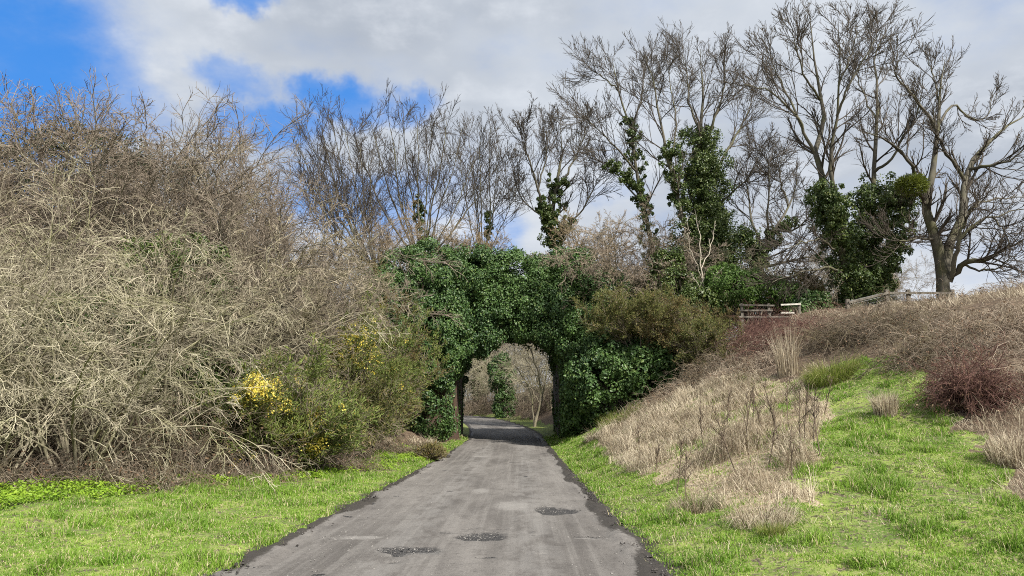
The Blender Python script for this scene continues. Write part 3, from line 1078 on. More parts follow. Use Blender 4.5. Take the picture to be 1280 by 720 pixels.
def build_bridge():
    loc = np.array([0., 43.5, float(road_z(43.5))])
    t = thing('railway_bridge', 'old bridge over the lane buried in thick dark ivy', 'bridge', loc)
    V, Q = boxes([(-8.5, BX[0], 40.9, 46.6, -.5, 6.0)])
    to_mesh('abutment', V, Q, None, M['brick'], t, loc, False)
    V, Q = boxes([(BX[1], 8.0, 40.9, 46.6, -.5, 6.0)])
    to_mesh('abutment', V, Q, None, M['brick'], t, loc, False)
    V, Q = boxes([(-8.5, 8.0, 40.95, 46.55, 6.003, 6.9)])
    to_mesh('deck', V, Q, None, M['concrete'], t, loc, False)
    for y0 in (40.9, 46.2):
        V, Q = boxes([(-8.5, 8.0, y0, y0 + .4, 6.903, 8.6)])
        to_mesh('parapet', V, Q, None, M['brick'], t, loc, False)
    E = []
    px = .0421
    def e(u, v, Y, ru, rv, ry):
        E.append((at(u, v, Y), (ru * px, ry, rv * px)))
    e(527, 362, 40.3, 62, 55, 1.9)
    e(505, 395, 39.6, 38, 50, 1.6)
    e(520, 412, 39.0, 50, 38, 1.6)
    e(553, 430, 39.5, 35, 60, 1.4)
    e(545, 490, 39.8, 34, 55, 1.3)
    for u, v, rv in ((590, 372, 55), (625, 374, 52), (660, 376, 54), (695, 376, 55)):
        e(u, v, 40.6, 38, rv, 1.2)
    e(610, 410, 40.3, 40, 28, 1.0)
    e(725, 380, 40.4, 45, 62, 1.7)
    e(745, 430, 39.6, 48, 50, 1.9)
    e(722, 480, 40.2, 33, 60, 1.2)
    e(752, 412, 39.9, 34, 40, 1.5)
    e(712, 345, 40.6, 26, 24, 1.2)
    e(592, 345, 40.4, 30, 30, 1.2)
    e(640, 350, 40.4, 40, 32, 1.2)
    e(700, 415, 40.2, 34, 30, 1.1)
    e(668, 395, 40.4, 34, 36, 1.1)
    for Yi in (42.0, 43.5, 45.0, 46.5):
        E.append(((2.75, Yi, 3.0), (.35, .9, 2.6)))
        E.append(((-3.2, Yi, 3.0), (.35, .9, 2.6)))
    rng = np.random.default_rng(311)
    C, N = ell_surface(rng, E, 1700, .95, .2)
    k = ((C[:, 1] < 42.5) | (np.abs(C[:, 0] + .2) < 3.4)) & (C[:, 2] > H(C[:, 0], C[:, 1]) + .2) & opening(C)
    C, N = C[k], N[k]
    m = 900
    C3 = np.stack([rng.uniform(-7.6, 6.0, m), rng.uniform(39.9, 40.7, m), rng.uniform(3.0, 9.2, m)], 1)
    C3[:, 1] -= .7 * fbm(C3[:, 0] * .45, C3[:, 2] * .45, 313, 3)
    C3 = C3[opening(C3) & (C3[:, 2] > H(C3[:, 0], C3[:, 1]))]
    C = np.concatenate([C, C3])
    N = np.concatenate([N, np.tile([0, -.9, .35], (len(C3), 1))])
    # a flatter coat over parapet top and the inner pier faces
    m = 260
    C2 = np.stack([rng.uniform(-8, 7.5, m), rng.uniform(40.7, 46.8, m), 8.7 + rng.normal(0, .2, m)], 1)
    N2 = np.tile([0, 0, 1.], (m, 1))
    C = np.concatenate([C, C2])
    N = np.concatenate([N, N2])
    Rc = rng.uniform(.28, .68, len(C))
    V, Q = clump_leaves(rng, C, Rc, N, 210, .115, .095, 0, .5, .4)
    cen = V.reshape(-1, 4, 3).mean(1)
    kk = opening(cen)
    V = V.reshape(-1, 4, 3)[kk].reshape(-1, 3)
    to_mesh('ivy', V, np.arange(len(V)).reshape(-1, 4), None, M['ivy'], t, loc, False)
    # hanging stems at the soffit
    m = 60
    S = np.stack([rng.uniform(-2.3, 2.2, m), rng.uniform(39.6, 41, m), rng.uniform(5.0, 6, m)], 1)
    P = grow(rng, S, np.tile([0, 0, -1.], (m, 1)) + rng.normal(0, .5, (m, 3)), rng.uniform(.3, 1.1, m), 6, .25, -.1, np.full(m, .014), np.full(m, .006))
    V, Q = tubes([P], 3)
    to_mesh('hanging_stems', V, Q, None, M['brown_twig'], t, loc)['kind'] = 'stuff'
    print('ivy leaves', kk.sum())


build_bridge()

leafy('ivy_bush', 'dark glossy ivy mound right of the lane under the olive gorse', 'bush',
      [(at(770, 480, 36.8), (2.2, 1.5, 2.0)), (at(735, 505, 38), (1.3, 1.2, 1.7)), (at(815, 470, 36), (1.9, 1.3, 1.5)), (at(850, 450, 36), (1.4, 1.2, 1.2))],
      on(5.5, 37), M['ivy'], 520, .42, 110, .15, .12, 321, keep=opening)
rngb = np.random.default_rng(5)
for lab, u, v, Y, rx, rz, seed in [
    ('round olive gorse bush on top of the dark ivy mound', 800, 398, 36.2, 1.7, 1.15, 331),
    ('brownish gorse bush at the right shoulder of the ivy mound', 858, 412, 35.2, 1.5, 1.1, 335),
    ('low mossy gorse bush where the ivy mound meets the brambles', 893, 432, 33, 1.0, .9, 339)]:
    c = at(u, v, Y)
    gorse(lab, c[0], c[1], rx, 2 * rz + .6, seed, 'gorse' if seed != 335 else 'olive_gorse', z=c[2] - rz - .4)

leafy('evergreen_bush', 'bright green evergreen bush behind the plank fence', 'bush',
      [(at(925, 362, 37), (1.3, .9, .75)), (at(965, 367, 37), (1.4, .9, .6)), (at(905, 350, 37.5), (.7, .7, .6)), (at(985, 372, 36.5), (.7, .6, .5))],
      on(11.6, 37), M['evergreen'], 260, .32, 100, .13, .06, 345)
leafy('evergreen_bush', 'dull green young bush right of the bright evergreen', 'bush',
      [(at(1000, 362, 38.5), (.9, .7, .9)), (at(1015, 372, 38), (.7, .6, .6))], on(14.8, 38.3), M['olive_gorse'], 130, .3, 80, .13, .05, 349)
leafy('evergreen_bush', 'dark shaded ivy bush beside the bleached planks', 'bush',
      [(at(1016, 384, 34), (.75, .5, .6)), (at(1005, 392, 33.8), (.5, .5, .4))], on(13.2, 33.8), M['ivy'], 110, .25, 90, .11, .09, 353)
leafy('ivy_bush', 'leafy green ivy bush at the foot of the bleached dead tree', 'bush',
      [(at(850, 372, 38), (1.0, .8, 1.3)), (at(835, 350, 39), (.8, .7, 1.4)), (at(880, 385, 37), (1.0, .7, .9))], on(9.2, 38), M['tree_ivy'], 230, .35, 100, .13, .09, 357)


# ------------------------------------------------------------------ trees with traced limbs
def resample(P, n):
    P = np.asarray(P, float)
    # Catmull-Rom through the given points
    Q = np.vstack([2 * P[0] - P[1], P, 2 * P[-1] - P[-2]])
    out = []
    seg = len(P) - 1
    for t in np.linspace(0, seg, n):
        i = min(int(t), seg - 1)
        f = t - i
        a, b, c, d = Q[i], Q[i + 1], Q[i + 2], Q[i + 3]
        out.append(.5 * (2 * b + (c - a) * f + (2 * a - 5 * b + 4 * c - d) * f * f + (3 * b - a - 3 * c + d) * f ** 3))
    return np.array(out)


def limb_tree(name, label, Y, limbs, seed, base, mats, lv, ivy=None, n=15, wig=.035, cat_='tree', trop=.05, r_end=.013, ivy_n=60, ivy_leaf=.13, t0=.3, rmin=.006, group=None, slim=.78):
    """limbs: list of (r0, [(u, v, dY), ...]); lv: list of (m, ang, lr) below the limbs"""
    rng = np.random.default_rng(seed)
    loc = np.asarray(base, float)
    Ps, Rs = [], []
    for r0, pts in limbs:
        W = []
        for p in pts:
            dy = p[2] if len(p) > 2 else 0
            W.append(at(p[0], p[1], Y + dy))
        W = resample(W, n)
        w = rng.normal(size=W.shape) * wig
        w[0] = 0
        W = W + w
        Ps.append(W)
        Rs.append(np.linspace(1, 0, n) ** .9 * (r0 - r_end) + r_end)
    # a root that reaches the ground
    par = (np.array(Ps), np.array(Rs))
    t = thing(name, label, cat_, loc, group)
    first = par[0][0]
    root = resample([[first[0][0], first[0][1], loc[2] - .1], (np.array([first[0][0], first[0][1], loc[2] - .1]) + first[1]) / 2, first[1]], n)
    rr = np.linspace(par[1][0][0] * 1.35, par[1][0][1], n)
    par = (par[0], np.maximum(par[1] * slim, r_end))
    rr = rr * slim
    V, Q = tubes([par, (root[None], rr[None])], 8)
    to_mesh('trunk', V, Q, None, mats[0], t, loc)
    lvls, cur = [], par
    for k, (m, ang, lr, lb) in enumerate(lv):
        cur = branch(rng, cur, m, t0 if k == 0 else .15, 1.0, ang, .22, lr, (9, 6, 4, 3)[k], (.085, .10, .11, .11)[k], trop, .55, rmin * (1.7, 1.2, 1, 1)[k], lbase=lb)
        lvls.append(cur)
    V, Q = tubes(lvls, 3)
    to_mesh('crown', V, Q, None, mats[1], t, loc)
    if ivy:
        Cs, Ns, Rr = [], [], []
        for pts, rad_, cnt in ivy:
            W = resample([at(p[0], p[1], Y + (p[2] if len(p) > 2 else 0)) for p in pts], 30)
            i = rng.integers(0, 30, cnt)
            d = randdir(rng, cnt) * [1, 1, .6]
            Cs.append(W[i] + d * rad_ * rng.uniform(.2, 1.25, (cnt, 1)))
            Ns.append(norm(d))
            Rr.append(rng.uniform(.35, 1.0, cnt) * max(.28, rad_ * .42))
        C, N, Rr = np.concatenate(Cs), np.concatenate(Ns), np.concatenate(Rr)
        V, Q = clump_leaves(rng, C, Rr, N, int(ivy_n * 1.25), ivy_leaf * .78, ivy_leaf * .64, 0, .5, .75)
        to_mesh('ivy', V, Q, None, M['tree_ivy'], t, loc, False)
    return t


dk = (M['grey_bark'], M['dark_twig'])
LV = [(12, .75, .0, None)]

# tall ash pair with an ivy skirt
tA = limb_tree('ash_tree', 'tallest bare tree on the bank with a thick ivy skirt', 35, [
    (.30, [(1075, 392), (1058, 335), (1040, 275), (1028, 222), (1019, 189), (1030, 150, .5), (1024, 111, .8), (1017, 67, 1), (1012, 14, 1.2)]),
    (.11, [(1019, 192), (1003, 160, -.5), (990, 137, -1), (961, 114, -1.5), (930, 103, -2)]),
    (.08, [(1003, 160, -.5), (985, 120, .3), (968, 84, 1), (955, 55, 1.6)]),
    (.08, [(1026, 125, .7), (1006, 95, 0), (995, 60, -.6), (988, 30, -1)]),
    (.16, [(1050, 300), (1041, 230, -.4), (1039, 192, -.6), (1046, 139, -1), (1052, 83, -1.3), (1046, 22, -1.5)]),
    (.09, [(1046, 145, -1), (1060, 110, -1.8), (1085, 66, -2.4), (1102, 38, -2.8)]),
    (.06, [(1051, 100, -1.2), (1066, 60, -1), (1072, 28, -.6)]),
    (.20, [(1085, 385, .5), (1092, 300, .6), (1092, 222, .8), (1094, 156, 1), (1097, 111, 1.2), (1095, 67, 1.5), (1108, 40, 2)]),
    (.10, [(1093, 215, .8), (1111, 200, .2), (1130, 170, -.4), (1146, 145, -1), (1152, 115, -1.2)]),
    (.06, [(1095, 150, 1), (1080, 120, 1.6), (1070, 90, 2.2), (1062, 60, 2.6)]),
    (.10, [(1062, 350), (1040, 335, -1), (1005, 340, -2), (965, 352, -3)]),
    (.07, [(1050, 318), (1030, 300, -1.5), (1005, 302, -2.5), (985, 312, -3)]),
    (.07, [(1086, 330, .5), (1115, 305, -.6), (1145, 296, -1), (1165, 296, -1.3)]),
], 401, on(16.0, 35), dk, [(15, .6, .55, 4.6), (8, .5, .5, None), (5, .45, .5, None)], rmin=.0095,
    ivy=[([(1078, 385), (1060, 340), (1042, 285), (1030, 240)], .95, 260), ([(1085, 385, .5), (1090, 310, .5), (1093, 235, .7)], 1.1, 320),
         ([(1042, 270, -.8), (1030, 232, -1)], .65, 90), ([(1090, 370), (1110, 320, -.5), (1128, 260, -.8), (1128, 240, -.8)], .7, 210),
         ([(1078, 390), (1090, 360)], .9, 120)], ivy_n=55)

tB = limb_tree('ash_tree', 'wide bare tree at the right with a green ball of mistletoe', 33, [
    (.40, [(1181, 392), (1179, 355), (1173, 320), (1163, 280, -.2), (1156, 246, -.3), (1166, 215, -.3), (1171, 167, -.2), (1175, 122), (1182, 75, .3)]),
    (.30, [(1182, 350), (1187, 305, .3), (1203, 268, .5), (1206, 233, .7), (1217, 200, .9), (1235, 180, 1), (1261, 156, 1.2), (1290, 140, 1.4)]),
    (.12, [(1206, 225, .7), (1194, 205, .3), (1180, 188, 0), (1170, 165, -.8), (1165, 130, -1.4)]),
    (.12, [(1212, 212, .8), (1235, 206, 0), (1262, 200, -.6), (1295, 172, -1)]),
    (.12, [(1157, 240, -.3), (1143, 212, -1), (1120, 185, -1.6), (1100, 172, -2.2), (1078, 165, -2.8)]),
    (.10, [(1173, 165, -.2), (1152, 135, -1), (1132, 108, -1.6), (1118, 90, -2), (1134, 60, -2.4)]),
    (.07, [(1175, 130), (1166, 95, .8), (1158, 70, 1.2)]),
    (.08, [(1171, 160, -.2), (1192, 130, .8), (1215, 150, 1.5), (1236, 140, 2), (1240, 110, 2.4)]),
    (.20, [(1186, 352), (1205, 330, -.5), (1235, 324, -1), (1262, 308, -1.5), (1300, 290, -2)]),
    (.15, [(1186, 350), (1196, 315, -.8), (1206, 292, -1.2), (1240, 270, -1.6), (1300, 256, -2)]),
    (.10, [(1203, 268, .5), (1222, 255, 1.2), (1250, 248, 1.8), (1300, 246, 2.4)]),
    (.09, [(1196, 300, -1), (1214, 262, -1.6), (1228, 244, -2.2)]),
    (.09, [(1170, 300), (1150, 298, -.8), (1128, 301, -1.4), (1110, 295, -1.8)]),
    (.06, [(1240, 270, -1.6), (1256, 290, -1.9), (1262, 310, -2.2)]),
    (.07, [(1205, 330, -.5), (1228, 338, -1), (1252, 332, -1.4), (1270, 315, -1.7)]),
], 407, on(18.8, 33), dk, [(12, .65, .42, 4.6), (8, .55, .5, None), (4, .5, .5, None)], t0=.25, trop=.08, rmin=.0095)
_c = at(1140, 232, 32.2)
_r = np.random.default_rng(411)
Cm = _c + randdir(_r, 60) * [.42, .35, .22]
V, Q = clump_leaves(_r, Cm, np.full(60, .28), norm(Cm - _c + 1e-4), 70, .12, .035, .6)
mt = to_mesh('mistletoe', V, Q, None, leafmat('mistletoe leaves', (.09, .12, .015), (.20, .23, .04), None, 0, .5, .2, .3, 2), tB, tB.location, False)
mt['label'] = 'yellow green mistletoe ball'
bn = branch(_r, grow(_r, np.repeat(_c[None] - [0.35, 0, .25], 40, 0), randdir(_r, 40) + [0, 0, -.5], _r.uniform(.5, 1.1, 40), 6, .2, -.05, np.full(40, .012), np.full(40, .006)), 5, .2, 1, .7, .2, .4, 4, .2, -.03, .7, .005)
V, Q = tubes([bn], 3)
to_mesh('twig_nest', V, Q, None, M['dark_twig'], tB, tB.location)['kind'] = 'stuff'

# tall ivied trees in the middle right
tC = limb_tree('ivied_tree', 'tall bare tree with a dark ivy column behind the dead tree', 46, [
    (.34, [(893, 400), (884, 330), (878, 250), (876, 180), (879, 120, .5), (876, 62, 1)]),
    (.14, [(877, 190), (893, 150, -1), (905, 110, -1.5), (906, 70, -2)]),
    (.12, [(877, 170), (862, 130, 1), (858, 90, 1.6), (850, 62, 2)]),
    (.14, [(880, 240), (908, 190, 1), (930, 150, 1.6), (944, 112, 2)]),
    (.10, [(882, 270), (915, 240, -1), (940, 215, -1.8), (952, 180, -2)]),
    (.20, [(880, 330), (855, 280, -1), (842, 225, -1.5), (828, 165, -2), (818, 110, -2.4), (805, 68, -3)]),
    (.09, [(838, 205, -1.5), (845, 150, -.8), (838, 110, 0), (835, 75, .6)]),
    (.22, [(838, 400, 2), (818, 320, 2), (805, 265, 2), (794, 200, 2), (785, 150, 2.4), (772, 105, 2.6), (765, 72, 3)]),
    (.10, [(796, 215, 2), (770, 185, 1), (745, 160, .4), (722, 145, 0)]),
    (.09, [(788, 165, 2.3), (802, 120, 3), (806, 80, 3.4)]),
    (.08, [(774, 115, 2.6), (752, 95, 3.4), (735, 85, 4)]),
    (.09, [(803, 255, 2), (780, 228, 3), (760, 205, 3.6), (742, 200, 4)]),
], 421, on(12.0, 46), dk, [(17, .55, .6, 5.6), (9, .5, .5, None), (5, .45, .5, None)],
    ivy=[([(893, 400), (884, 330), (880, 250), (877, 165)], 1.15, 430), ([(905, 390), (905, 340), (896, 285)], 2.1, 380), ([(880, 380), (868, 330), (860, 290)], 1.5, 160), ([(895, 400), (890, 330), (884, 250), (880, 200)], 1.35, 420), ([(868, 300, -1), (848, 240, -1.4), (836, 185, -1.8)], .7, 110),
         ([(825, 340, 2), (808, 280, 2), (796, 215, 2), (786, 150, 2.2)], .62, 150), ([(800, 240, 2), (775, 215, 1.6), (765, 205, 1.4)], .5, 40), ([(860, 380), (850, 330)], 1.3, 120)],
    ivy_n=60, ivy_leaf=.15, rmin=.0105)

tD = limb_tree('ivied_tree', 'bare tree with an ivied fork above the middle of the bridge', 52, [
    (.30, [(716, 400), (700, 330), (690, 280), (696, 225), (702, 190, 1), (700, 155, 1.5)]),
    (.14, [(690, 285), (676, 250, -1), (665, 210, -1.6), (655, 180, -2), (650, 158, -2.4)]),
    (.12, [(694, 240), (715, 205, 1), (728, 175, 1.6), (735, 152, 2)]),
    (.10, [(691, 270), (665, 262, 1), (646, 235, 2), (640, 205, 2.6)]),
    (.10, [(692, 300), (722, 270, -1), (740, 240, -1.6), (752, 215, -2)]),
    (.09, [(672, 240, -1.2), (682, 195, -1), (683, 160, -.6)]),
], 431, on(4.4, 52), dk, [(17, .55, .6, 5.2), (9, .5, .5, None), (5, .45, .5, None)],
    ivy=[([(712, 390), (700, 330), (690, 280), (697, 225)], .75, 200), ([(688, 290), (676, 250, -1)], .5, 60), ([(692, 300), (712, 275, -.8)], .5, 50)], ivy_n=55, ivy_leaf=.17, rmin=.0115)

tG = limb_tree('ivied_tree', 'leaning bare tree with ivy tufts between the two tall ivied trees', 44, [
    (.24, [(925, 400), (938, 352), (952, 318), (970, 285), (988, 255, .6), (1000, 215, 1)]),
    (.12, [(945, 335), (975, 330, -1), (1005, 322, -1.6), (1030, 325, -2)]),
    (.12, [(955, 315), (940, 275, 1), (935, 240, 1.6), (925, 205, 2)]),
    (.10, [(968, 288), (990, 288, -1), (1012, 270, -1.8), (1025, 245, -2)]),
    (.10, [(960, 300), (960, 260, -1), (962, 220, -1.6), (955, 185, -2)]),
    (.09, [(985, 258, .6), (975, 220, 1.4), (980, 190, 2)]),
], 441, on(13.5, 44), dk, [(18, .75, .5, 5.0), (8, .65, .5, None), (5, .6, .5, None)],
    ivy=[([(925, 395), (940, 350), (955, 315), (968, 290)], .55, 120), ([(945, 330), (935, 290)], .5, 60), ([(975, 285), (990, 275)], .4, 30)], ivy_n=50, ivy_leaf=.14, rmin=.0105)

# low-forking clump beyond the left end of the bridge
def fan(label, u, v, Y, tips, seed, base, r=.10, name='multi_stemmed_tree', rmin=.0105, du=0, mats=None, ivy=None):
    rng = np.random.default_rng(seed)
    limbs = [(r * 1.6, [(u + du, v + 90), (u + du * .5, v + 40), (u, v)])]
    for k, (tu, tv) in enumerate(tips):
        dy = rng.uniform(-2.6, 2.6)
        tu = u + (tu - u) * 1.12
        mu = u + (tu - u) * .52 + rng.normal(0, 3)
        mv = v + (tv - v) * .36
        limbs.append((r * rng.uniform(.6, 1), [(u + (tu - u) * .04, v + 12), (mu, mv, dy * .5), (u + (tu - u) * .8, v + (tv - v) * .7, dy * .85), (tu, tv, dy)]))
    return limb_tree(name, label, Y, limbs, seed, base, mats or dk, [(10, .62, .6, 5.5), (7, .55, .55, None), (4, .5, .5, None)], trop=.06, rmin=rmin, t0=.2, r_end=.018, ivy=ivy, ivy_leaf=.16, ivy_n=45,
                     group='multi stemmed trees beyond the bridge')


fan('many stemmed bare tree fanning up above the left half of the bridge', 528, 318, 49, [(452, 175), (470, 152), (490, 146), (505, 142), (522, 144), (538, 146), (555, 150), (572, 162), (590, 185), (605, 215), (500, 200), (545, 190)], 451, on(-5.8, 49),
    ivy=[([(528, 400), (528, 330), (527, 280), (524, 250)], .45, 70)])
fan('many stemmed bare tree with slanting limbs left of the bridge', 470, 325, 47, [(378, 170), (392, 158), (405, 150), (420, 150), (435, 156), (450, 165), (462, 190), (385, 215), (415, 195)], 457, on(-8.4, 47), r=.10)
fan('slim many stemmed bare tree right of the bridge middle', 602, 325, 53, [(575, 175), (588, 170), (600, 165), (612, 160), (622, 178), (630, 200), (592, 200), (640, 235)], 463, on(-4.9, 53), r=.075, du=-52,
    ivy=[([(606, 330), (610, 290), (612, 260)], .3, 30)])
fan('bare tree showing through the gap between left thicket and bridge', 432, 345, 44, [(385, 230), (400, 222), (415, 240), (430, 245), (445, 262), (458, 280)], 467, on(-9.6, 44), r=.07)

# russet shrubs over the parapet
def russet(label, u, v, Y, hh, seed, mats, s=1.0, arch=.01, m=(9, 8, 6), name='twiggy_shrub', group=None):
    c = at(u, v, Y)
    return thicket_proto(seed, name, label, hh, mats, tuple(c), group, 14, arch, .8, m, rmin=.007)


tn = (M['brown_twig'], M['tan_twig'])
GR = 'russet shrubs behind the parapet'
russet('russet twiggy shrub behind the ivy parapet under the blue gap', 600, 345, 48, 2.7, 471, tn, group=GR)
russet('russet twiggy shrub behind the parapet left of the middle', 560, 345, 48, 3.0, 473, tn, group=GR)
russet('russet twiggy shrub at the left end of the parapet', 495, 350, 46, 3.6, 475, tn, group=GR)
GT = 'grey twiggy shrubs right of the bridge'
gr = (M['grey_bark'], M['bramble'])
russet('grey tangled shrub spilling over the right end of the bridge', 772, 395, 39.6, 4.6, 477, gr, arch=-.06, m=(11, 10, 7), group=GT)
russet('grey tangled shrub between bridge and ivied trees', 812, 392, 40.6, 4.6, 479, gr, arch=-.05, m=(11, 10, 7), group=GT)
russet('olive twiggy shrub above the right end of the parapet', 738, 350, 42.5, 3.4, 481, tn, group=GT)
russet('low grey shrub around the foot of the dead tree', 850, 392, 39.5, 2.6, 483, gr, arch=-.03, group=GT)

for k, (x, y, q, lab) in enumerate([(15.6, 43, .75, 'low fawn shrub behind the fence left of the tallest tree'), (18.6, 45, .7, 'low fawn shrub behind the fence between the two right trees'),
                                  (22.6, 47, .75, 'low fawn shrub behind the wide tree'), (13.2, 41, .7, 'low fawn shrub behind the bright evergreen')]):
    dup(fawn[k % 2], on(x, y), k * 1.3, q, lab, 'low shrubs behind the fence')
for k, (x, y, q, lab) in enumerate([(20.6, 46, .52, 'slim small tree in the gap between the two right trees'), (25.0, 50, .5, 'slim small tree far right beyond the bank')]):
    dup(brown[k % 2], on(x, y), k * 2.1 + .4, (q, q, q * 1.15), lab, 'low shrubs behind the fence')

# bleached dead tree
limb_tree('dead_tree', 'slender bleached dead tree with broken limbs beside the gorse', 37.5, [
    (.06, [(884, 405), (880, 370), (876, 330), (874, 290), (868, 262)]),
    (.03, [(878, 350), (864, 310, -.5), (858, 275, -.8)]),
    (.03, [(877, 335), (890, 305, .4), (893, 280, .7)]),
    (.028, [(880, 375), (870, 352, -.6), (862, 340, -.9)]),
    (.028, [(882, 390), (892, 360, -.6), (897, 340, -.8)]),
], 487, on(9.7, 37.5), (M['dead_wood'], M['dead_wood']), [(6, .6, .2, 3.0), (3, .6, .4, None)], trop=.02, rmin=.008, wig=.04, r_end=.012)


# ------------------------------------------------------------------ brambles
def bramble(label, x, y, r, hh, seed, mat='bramble', n=150, leafmat_='dead_leaf', nleaf=900, sub=3, rmin=.0038, group='brambles on the right bank', sx=1.0, up=1.0):
    rng = np.random.default_rng(seed)
    a, q = rng.random(n) * 6.28, r * np.sqrt(rng.random(n)) * .8
    bx, by = q * np.cos(a) * sx, q * np.sin(a)
    z0 = float(H(x, y))
    bz = H(x + bx, y + by) - z0 - .05
    S = np.stack([bx, by, bz], 1)
    b = rng.random(n) * 6.28
    D = np.stack([np.cos(b) * .7, np.sin(b) * .7, rng.uniform(.6, 1.6, n) * up], 1)
    P, Rr = grow(rng, S, D, hh * rng.uniform(1.0, 2.0, n), 12, .14, -.20, rng.uniform(.007, .012, n), np.full(n, rmin))
    zz = H(P[..., 0] + x, P[..., 1] + y) - z0 + .02
    P[..., 2] = np.maximum(P[..., 2], zz)
    b1 = branch(rng, (P, Rr), 7, .15, 1, .8, .3, .32, 6, .22, -.10, .7, rmin)
    b2 = branch(rng, b1, sub, .2, 1, .8, .3, .5, 4, .25, -.06, .8, rmin * .8)
    t = thing('bramble', label, 'bramble', (x, y, z0), group)
    V, Q = tubes([(P, Rr), b1, b2], 3)
    to_mesh('canes', V, Q, None, M[mat], t)
    pts = b1[0].reshape(-1, 3)
    C = pts[rng.integers(0, len(pts), nleaf)] + rng.normal(size=(nleaf, 3)) * .04
    V, Q = leaves(rng, C, randdir(rng, nleaf), randdir(rng, nleaf), rng.uniform(.04, .08, nleaf), rng.uniform(.025, .05, nleaf))
    to_mesh('withered_leaves', V, Q, None, M[leafmat_], t, None, False)
    return t


def bw(u, v):
    g = ground(u, v)
    return g[0], g[1]


BR = [
    ('grey bramble mass at the right edge crowning the bank', 1262, 425, 1.9, .7, 'bramble'),
    ('grey bramble mass below the wide tree right of the fence', 1200, 412, 1.9, .65, 'bramble'),
    ('tangled grey bramble left of the red one at the path', 1160, 450, 1.3, 1.05, 'scrub'),
    ('dense grey bramble under the fence post', 1125, 418, 1.7, 1.15, 'scrub'),
    ('pinkish brown bramble between sedge clump and fence', 1060, 425, 1.7, 1.25, 'scrub'),
    ('russet bramble below the bleached planks', 985, 428, 1.8, 1.25, 'red_cane'),
    ('rust brown bramble next to the mossy gorse', 930, 425, 1.5, 1.2, 'red_cane'),
    ('grey bramble trailing off the ivy mound to the hummock', 880, 470, 1.5, .85, 'scrub'),
    ('low grey bramble behind the straw hummock', 945, 462, 1.3, .75, 'bramble'),
    ('pale bramble at the right edge above the bleached straw', 1268, 490, 1.2, .9, 'bramble'),
    ('low bramble in the shade of the ivy mound by the lane', 800, 522, 1.1, .5, 'bramble'),
    ('grey bramble crossing the verge under the ivy mound', 840, 498, 1.2, .6, 'bramble'),
]
for k, (lab, u, v, r, hh, mt_) in enumerate(BR):
    x, y = bw(u, v)
    bramble(lab, x, y, r, hh, 600 + k, mt_, n=190 if r > 1.4 else 130)
x, y = bw(1216, 512)
bramble('dark red bramble heap beside the grass path', x, y, .42, .85, 640, 'red_cane', 240, sub=4, up=2.6)
# far brambles on the skyline
for k, (x, y, lab) in enumerate([(19.5, 27.5, 'skyline bramble at the far right of the bank'), (17.2, 30.0, 'skyline bramble at the foot of the wide tree'), (21.5, 24.5, 'skyline bramble cut by the right edge')]):
    bramble(lab, x, y, 2.4, .5, 650 + k, 'bramble', 200, rmin=.005)
# scrub along the foot of the left thicket
for k, (x, y, r, hh, lab) in enumerate([
    (-9.9, 14.9, 1.4, .7, 'brown bramble under the drooping shrub at the left end'), (-7.7, 15.8, 1.3, .7, 'brown bramble under the shrubs left of the first gorse'),
    (-12.4, 14.7, 1.5, .7, 'brown bramble at the left edge of the verge'), (-6.2, 18.2, 1.0, .7, 'brown bramble at the foot of the first gorse'),
    (-4.7, 22.0, .8, .6, 'brown bramble between the first and the middle gorse'), (-4.45, 30.2, .8, .6, 'brown bramble at the foot of the leaning gorse'),
    (-4.0, 34.2, .8, .5, 'brown bramble in front of the olive gorse by the pier')]):
    bramble(lab, x, y, r, hh, 670 + k, 'scrub', 150, group='brambles along the left verge', nleaf=700)

# dark undergrowth inside the left thicket
for k, (x, y, r, hh, lab) in enumerate([
    (-11, 18.3, 2.0, 2.6, 'dense brown undergrowth bramble inside the thicket at the left'), (-8.3, 18.6, 1.7, 2.4, 'dense brown undergrowth bramble inside the thicket behind the front shrubs'),
    (-7.4, 22.4, 1.6, 2.4, 'dense brown undergrowth bramble behind the gorse row'), (-13.6, 18.5, 1.8, 2.6, 'dense brown undergrowth bramble at the left margin')]):
    bramble(lab, x, y, r, hh, 690 + k, 'scrub', 190, group='undergrowth in the left thicket', nleaf=2600, sub=4)


# ------------------------------------------------------------------ fences on the bank
def post_box(x, y, z0, z1, w):
    return (x - w, x + w, y - w, y + w, z0, z1)


def rail(rng, a, b, h, w):
    """a rail of rectangular section between two points"""
    a, b = np.asarray(a, float), np.asarray(b, float)
    T = norm(b - a)
    S = norm(np.cross(T, [0, 0, 1.0])) * w
    U = np.cross(S, T)
    U = norm(U) * h
    V = np.array([p + i * S + j * U for p in (a, b) for i, j in ((-1, -1), (1, -1), (1, 1), (-1, 1))])
    Q = np.array([[0, 1, 5, 4], [1, 2, 6, 5], [2, 3, 7, 6], [3, 0, 4, 7], [0, 3, 2, 1], [4, 5, 6, 7]])
    return V, Q


